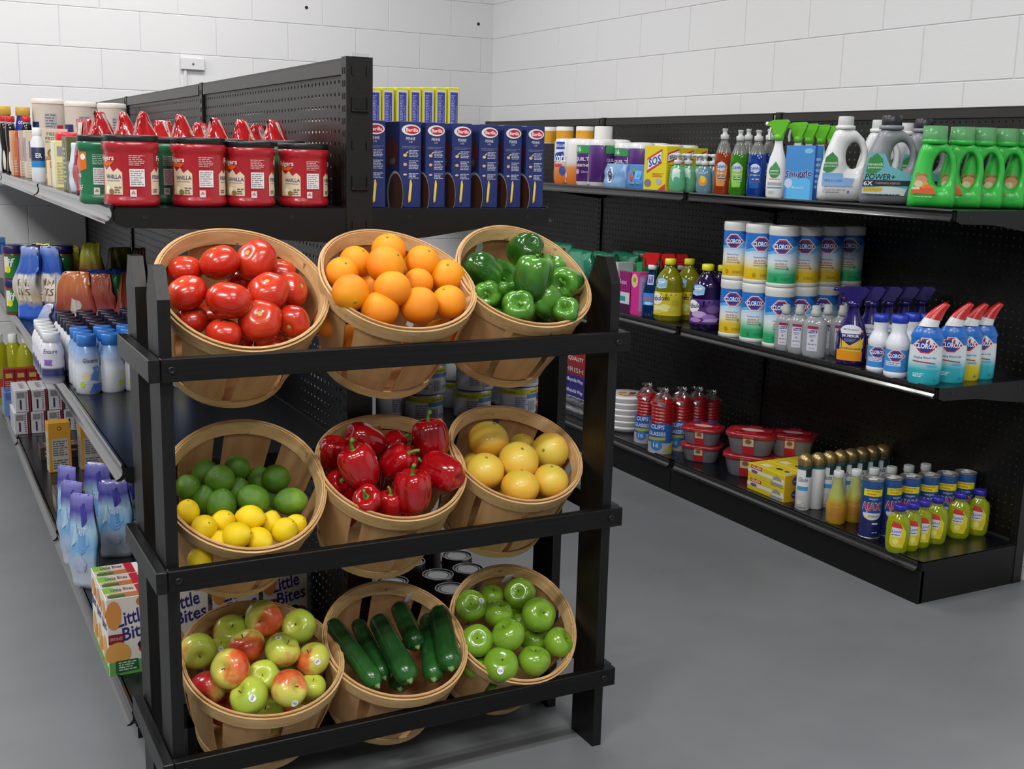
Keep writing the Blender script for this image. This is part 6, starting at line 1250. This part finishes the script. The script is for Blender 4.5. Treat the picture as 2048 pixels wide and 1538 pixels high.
def glf(w_, h): return [('r', -w_*.5, h*.35, w_*.48, h*.62, 'cfccc0'), ('r', -w_*.42, h*.68, -w_*.12, h*.95, 'b03c28'), ('t', -w_*.27, h*.81, h*.18, 'GLAD', {'w': w_*.24, 'b': .04}, 'e8dccc'), ('e', -w_*.32, h*.46, w_*.09, h*.12, '5a4a9a'), ('p', [(w_*.12, 0), (w_*.46, 0), (w_*.40, h*.6), (w_*.3, h*.8), (w_*.2, h*.62)], '8a8a80'), ('r', w_*.18, h*.25, w_*.5, h*.42, 'c8c4b8')]
for lv in (0, 1):
    X = 2.665; ya = FY(1493, X, ZB); yb2 = FY(1566, X, ZB); w_ = ya-yb2; d = .085; h = h_at(X, (ya+yb2)/2, ZB, 938)/2.0
    for j in range(4 if lv else 3):
        o = carton('trash_bag_box', w_, d, h*.985, 'c8b41c', front=glf(w_, h) if j == 0 else (), right=[('r', -d*.5, 0, d*.48, h*.97, 'c8a01c'), ('e', d*.1, h*.5, d*.22, h*.34, '4a3a88'), ('t', d*.1, h*.5, h*.16, 'GLAD', {'w': d*.3}, 'd8d0e0')], top=[('r', -w_*.3, -d*.3, -w_*.1, d*.1, 'd8d4a8'), ('e', w_*.1, 0, w_*.08, d*.12, '3a3a28'), ('e', w_*.3, 0, w_*.06, d*.1, '3a3a28'), ('r', w_*.35, -d*.4, w_*.46, d*.1, 'b8b498')])
        o.location = (X+d/2+.002+j*(d+.002), (ya+yb2)/2, ZB+lv*h); o.rotation_euler[2] = NP
        tag(o, f'yellow trash bag box, {"upper" if lv else "lower"} layer, {["front", "second", "third", "rearmost"][j]} from the deck edge', 'box', 'yellow trash bag boxes')
Ps = [(.0225, 0), (.026, .004), (.026, .150), (.0235, .158)]
r = bottle('air_freshener', [('can', Ps, ramp_mat([(0, 'd0d2d4'), (.142, 'd0d2d4'), (.145, '2a4a50'), (.158, '24403f')], .25, coat=.4), dict(seg=26)), ('cap', [(.0245, .157), (.026, .16), (.026, .175), (.022, .188), (.012, .196), (.004, .198)], mat('a08a5c', .3, metal=.7), dict(seg=22))],
    [([('e', -.002, .105, .024, .032, 'd4d8dc'), ('t', 0, .11, .016, 'Glade', {'w': .034, 's': .2}, '24304a'), ('r', -.02, .072, .018, .086, '3a90c8'), ('e', .0, .04, .016, .014, 'b4b4b8'), ('e', -.01, .03, .010, .008, 'c4c0c0'), ('l', -.015, .008, .015, .014, 1, '6a6a78'), ('r', .008, .12, .03, .15, '1c3438')], cyl(.0262), .006)])
ak = mk(r, 'spray can', .052, .198)
yA = FY(1604, 2.68, ZB)
for i, (px, yt) in enumerate(((1604, 904), (1631, 901), (1655, 896), (1681, 895), (1706, 893), (1735, 889), (1757, 886), (1780, 883))):
    x_ = 2.68+.050*i; y_ = yA-.008*(i > 0); fit(ak, x_, y_, ZB, -.9 if i != 1 else 1.6, f'white aerosol air freshener with gold cap, {ORDN[i]} from the deck edge', 'aerosol air fresheners', sc=.995)
Pa = [(.029, 0), (.034, .006), (.034, .062), (.026, .092), (.018, .118), (.0155, .142), (.0155, .15)]
r = bottle('spray_refill_bottle', [('body', Pa, ramp_mat([(0, 'c8a82a'), (.03, 'c88a30'), (.07, 'c8a838'), (.085, 'bcc060'), (.15, 'b4bc7a')], .2, coat=.2, trans=.3), dict(seg=26)), ('cap', [(.0165, .148), (.0175, .15), (.0175, .166), (.016, .168)], mat('c4c8c8', .35), dict(seg=18))],
    [([('t', 0, .066, .008, 'AWESOME', {'w': .036, 'b': .03}, 'b06a30'), ('l', -.015, .03, .018, .055, 4, 'a87030')], cyl(pr(Pa)), .006)])
yk = mk(r, 'bottle', .068, .168)
yB = FY(1670, 2.68, ZB)
for i in range(6): yk.put(2.68+.069*i, yB-.010*i, ZB, -.9, f'amber cleaner bottle with white cap, {ORDN[i]} from the deck edge', 'amber cleaner bottles', (.99, .99, 1.05))
r = thing('cleanser_can'); M_ = MB(); M_.lathe([(.035, 0), (.036, .003), (.036, .186)], ramp_mat([(0, '1e2668'), (.06, '1c245c'), (.09, '18346e'), (.18, '214c86')], .35), 30); M_.obj('body', r)
M_ = MB(); M_.lathe([(.0355, .186), (.0375, .188), (.0375, .191), (.034, .191), (.033, .187), (.001, .187)], mat('a8a8a8', .3, metal=.8), 30, smooth=False); M_.lathe([(.035, .0), (.0375, .0005), (.0375, .003), (.036, .004)], mat('a8a8a8', .3, metal=.8), 30); M_.obj('rim', r)
prints([('p', [(-.012, -.014), (.016, -.014), (.018, .012), (-.012, .014)], 'c8c8cc')], lambda u, v, dd: (u-.004, v, .1876+dd), r, name='lid_sticker')
prints([('r', -.036, .140, .032, .162, 'd8c820'), ('t', -.004, .1565, .005, 'FIGHTS THE WORST', {'w': .045, 'b': .03}, '2a2a3a'), ('t', -.008, .147, .006, 'STAINS', {'w': .03, 'b': .04}, 'b8302c'), ('t', 0, .130, .007, 'oxygen', {'s': .2, 'w': .03}, 'a8c4e0'), ('e', -.002, .082, .032, .020, 'c8ccd4'), ('p', [(-.04, .085), (.036, .085), (.034, .127), (-.04, .12)], '234a8c'), ('t', -.006, .103, .034, 'AJAX', {'w': .066, 'b': .09}, 'dcdce4'), ('t', -.006, .103, .031, 'AJAX', {'w': .063, 'b': .05}, 'b81c2c'), ('t', .004, .075, .007, 'BLEACH', {'w': .034, 'b': .03}, '2a3c80'), ('r', -.026, .068, -.004, .073, 'd0c840'), ('r', .0, .048, .02, .054, 'b0b8d4'), ('l', .002, .018, .02, .025, 1, '9aa0c8')], cyl(.0362), r, .006)
jx = mk(r, 'can', .075, .191)
yC = FY(1737, 2.68, ZB)
for i in range(6): jx.put(2.68+.070*i, yC-.012*i, ZB, (-.62, -.2, -.75, -.7, -.7, -.75)[i], f'blue scouring powder can with silver rim, {ORDN[i]} from the deck edge', 'blue scouring powder cans', (.93, .93, 1.0))
Py = [(.024, 0), (.030, .008), (.032, .03), (.032, .075), (.028, .092), (.016, .102), (.0145, .106)]
r = bottle('lemon_cleaner', [('body', Py, mat('a6b410', .06, trans=.4, coat=.5), dict(seg=24, sy=.65)), ('neck', [(.0145, .106), (.0140, .113)], mat('b0b860', .1, trans=.6), dict(seg=16)), ('cap', [(.0155, .112), (.0175, .113), (.0175, .125), (.0155, .127)], mat('2a2496', .35), dict(seg=18))],
    [([('p', [(-.024, .028), (-.016, .018), (.014, .016), (.020, .035), (.022, .06), (.004, .082), (-.022, .082)], 'd0c830'), ('p', [(-.020, .072), (.012, .066), (.004, .082), (-.020, .086)], 'b8302c'), ('p', [(-.020, .046), (.006, .044), (.010, .068), (-.018, .070)], 'd0d0dc'), ('t', -.005, .059, .010, 'Lysol', {'w': .026, 'b': .03, 's': .2}, '26307a'), ('e', .010, .036, .008, .008, 'd8b820'), ('e', -.006, .032, .008, .008, 'e0d878'), ('l', -.018, .048, .004, .053, 1, '4a4a8a')], cyl(pr(Py), sy=.65), .006)])
lk = mk(r, 'bottle', .064, .127)
for i, (px, py, yt, wp) in enumerate(((1792, 1108, 1009, 46), (1819, 1104, 1006, 42), (1841, 1098, 1001, 40), (1868, 1090, 994, 44), (1914, 1079, 985, 46), (1952, 1073, 979, 42))):
    p = at(px, py-5, z=ZB); fit(lk, p.x, p.y, ZB, -.75 if i not in (1, 2) else -.25, ['front yellow green lemon cleaner at the deck corner', 'second lemon cleaner, turned sideways behind the front one', 'third lemon cleaner, turned sideways', 'fourth lemon cleaner from left', 'fifth lemon cleaner, standing apart with its label in view', 'rightmost lemon cleaner near the pegboard'][i], 'lemon cleaner bottles with blue caps', ytop=yt, wpx=wp)
# wraps seen between the rack posts
y_ = FY(1152, 2.70, ZB)
for k, (c, word, wc) in enumerate((('2c2478', 'Reynolds Wrap', 'd8d8ea'), ('241f6c', 'Reynolds Wrap', 'd8d8ea'), ('7a1c28', 'IRISH', 'b09a9a'), ('8a1820', 'QUALITY', 'd8c8c8'), ('98201c', 'QUALITY', 'e0d0d0'))):
    o = carton('wrap_box', .30, .06, .05, c, front=[('t', .0, .026, .022, word, {'w': .13, 'b': .03}, wc), ('t', -.1, .026, .018, word[:7], {'w': .08, 'b': .03}, wc)]); o.location = (2.72, y_, ZB+.085+k*.0505); o.rotation_euler[2] = NP
    tag(o, ['lower dark blue foil wrap box seen between the rack posts', 'upper dark blue foil wrap box seen between the rack posts', 'dark red box above the foil wrap boxes', 'red bag box, second from top between the rack posts', 'top red box of the pile between the rack posts'][k], 'box')
o = bag('foil_pan_pack', .3, .10, .085, mat('9a9ca2', .18, metal=.9, bump=.8, bscale=60), 90, base=1, topw=1, topd=.9, crumple=.008, sq=5); o.location = (2.73, y_, ZB); o.rotation_euler[2] = NP; tag(o, 'crinkled silver foil pan pack under the foil wrap boxes', 'pack')
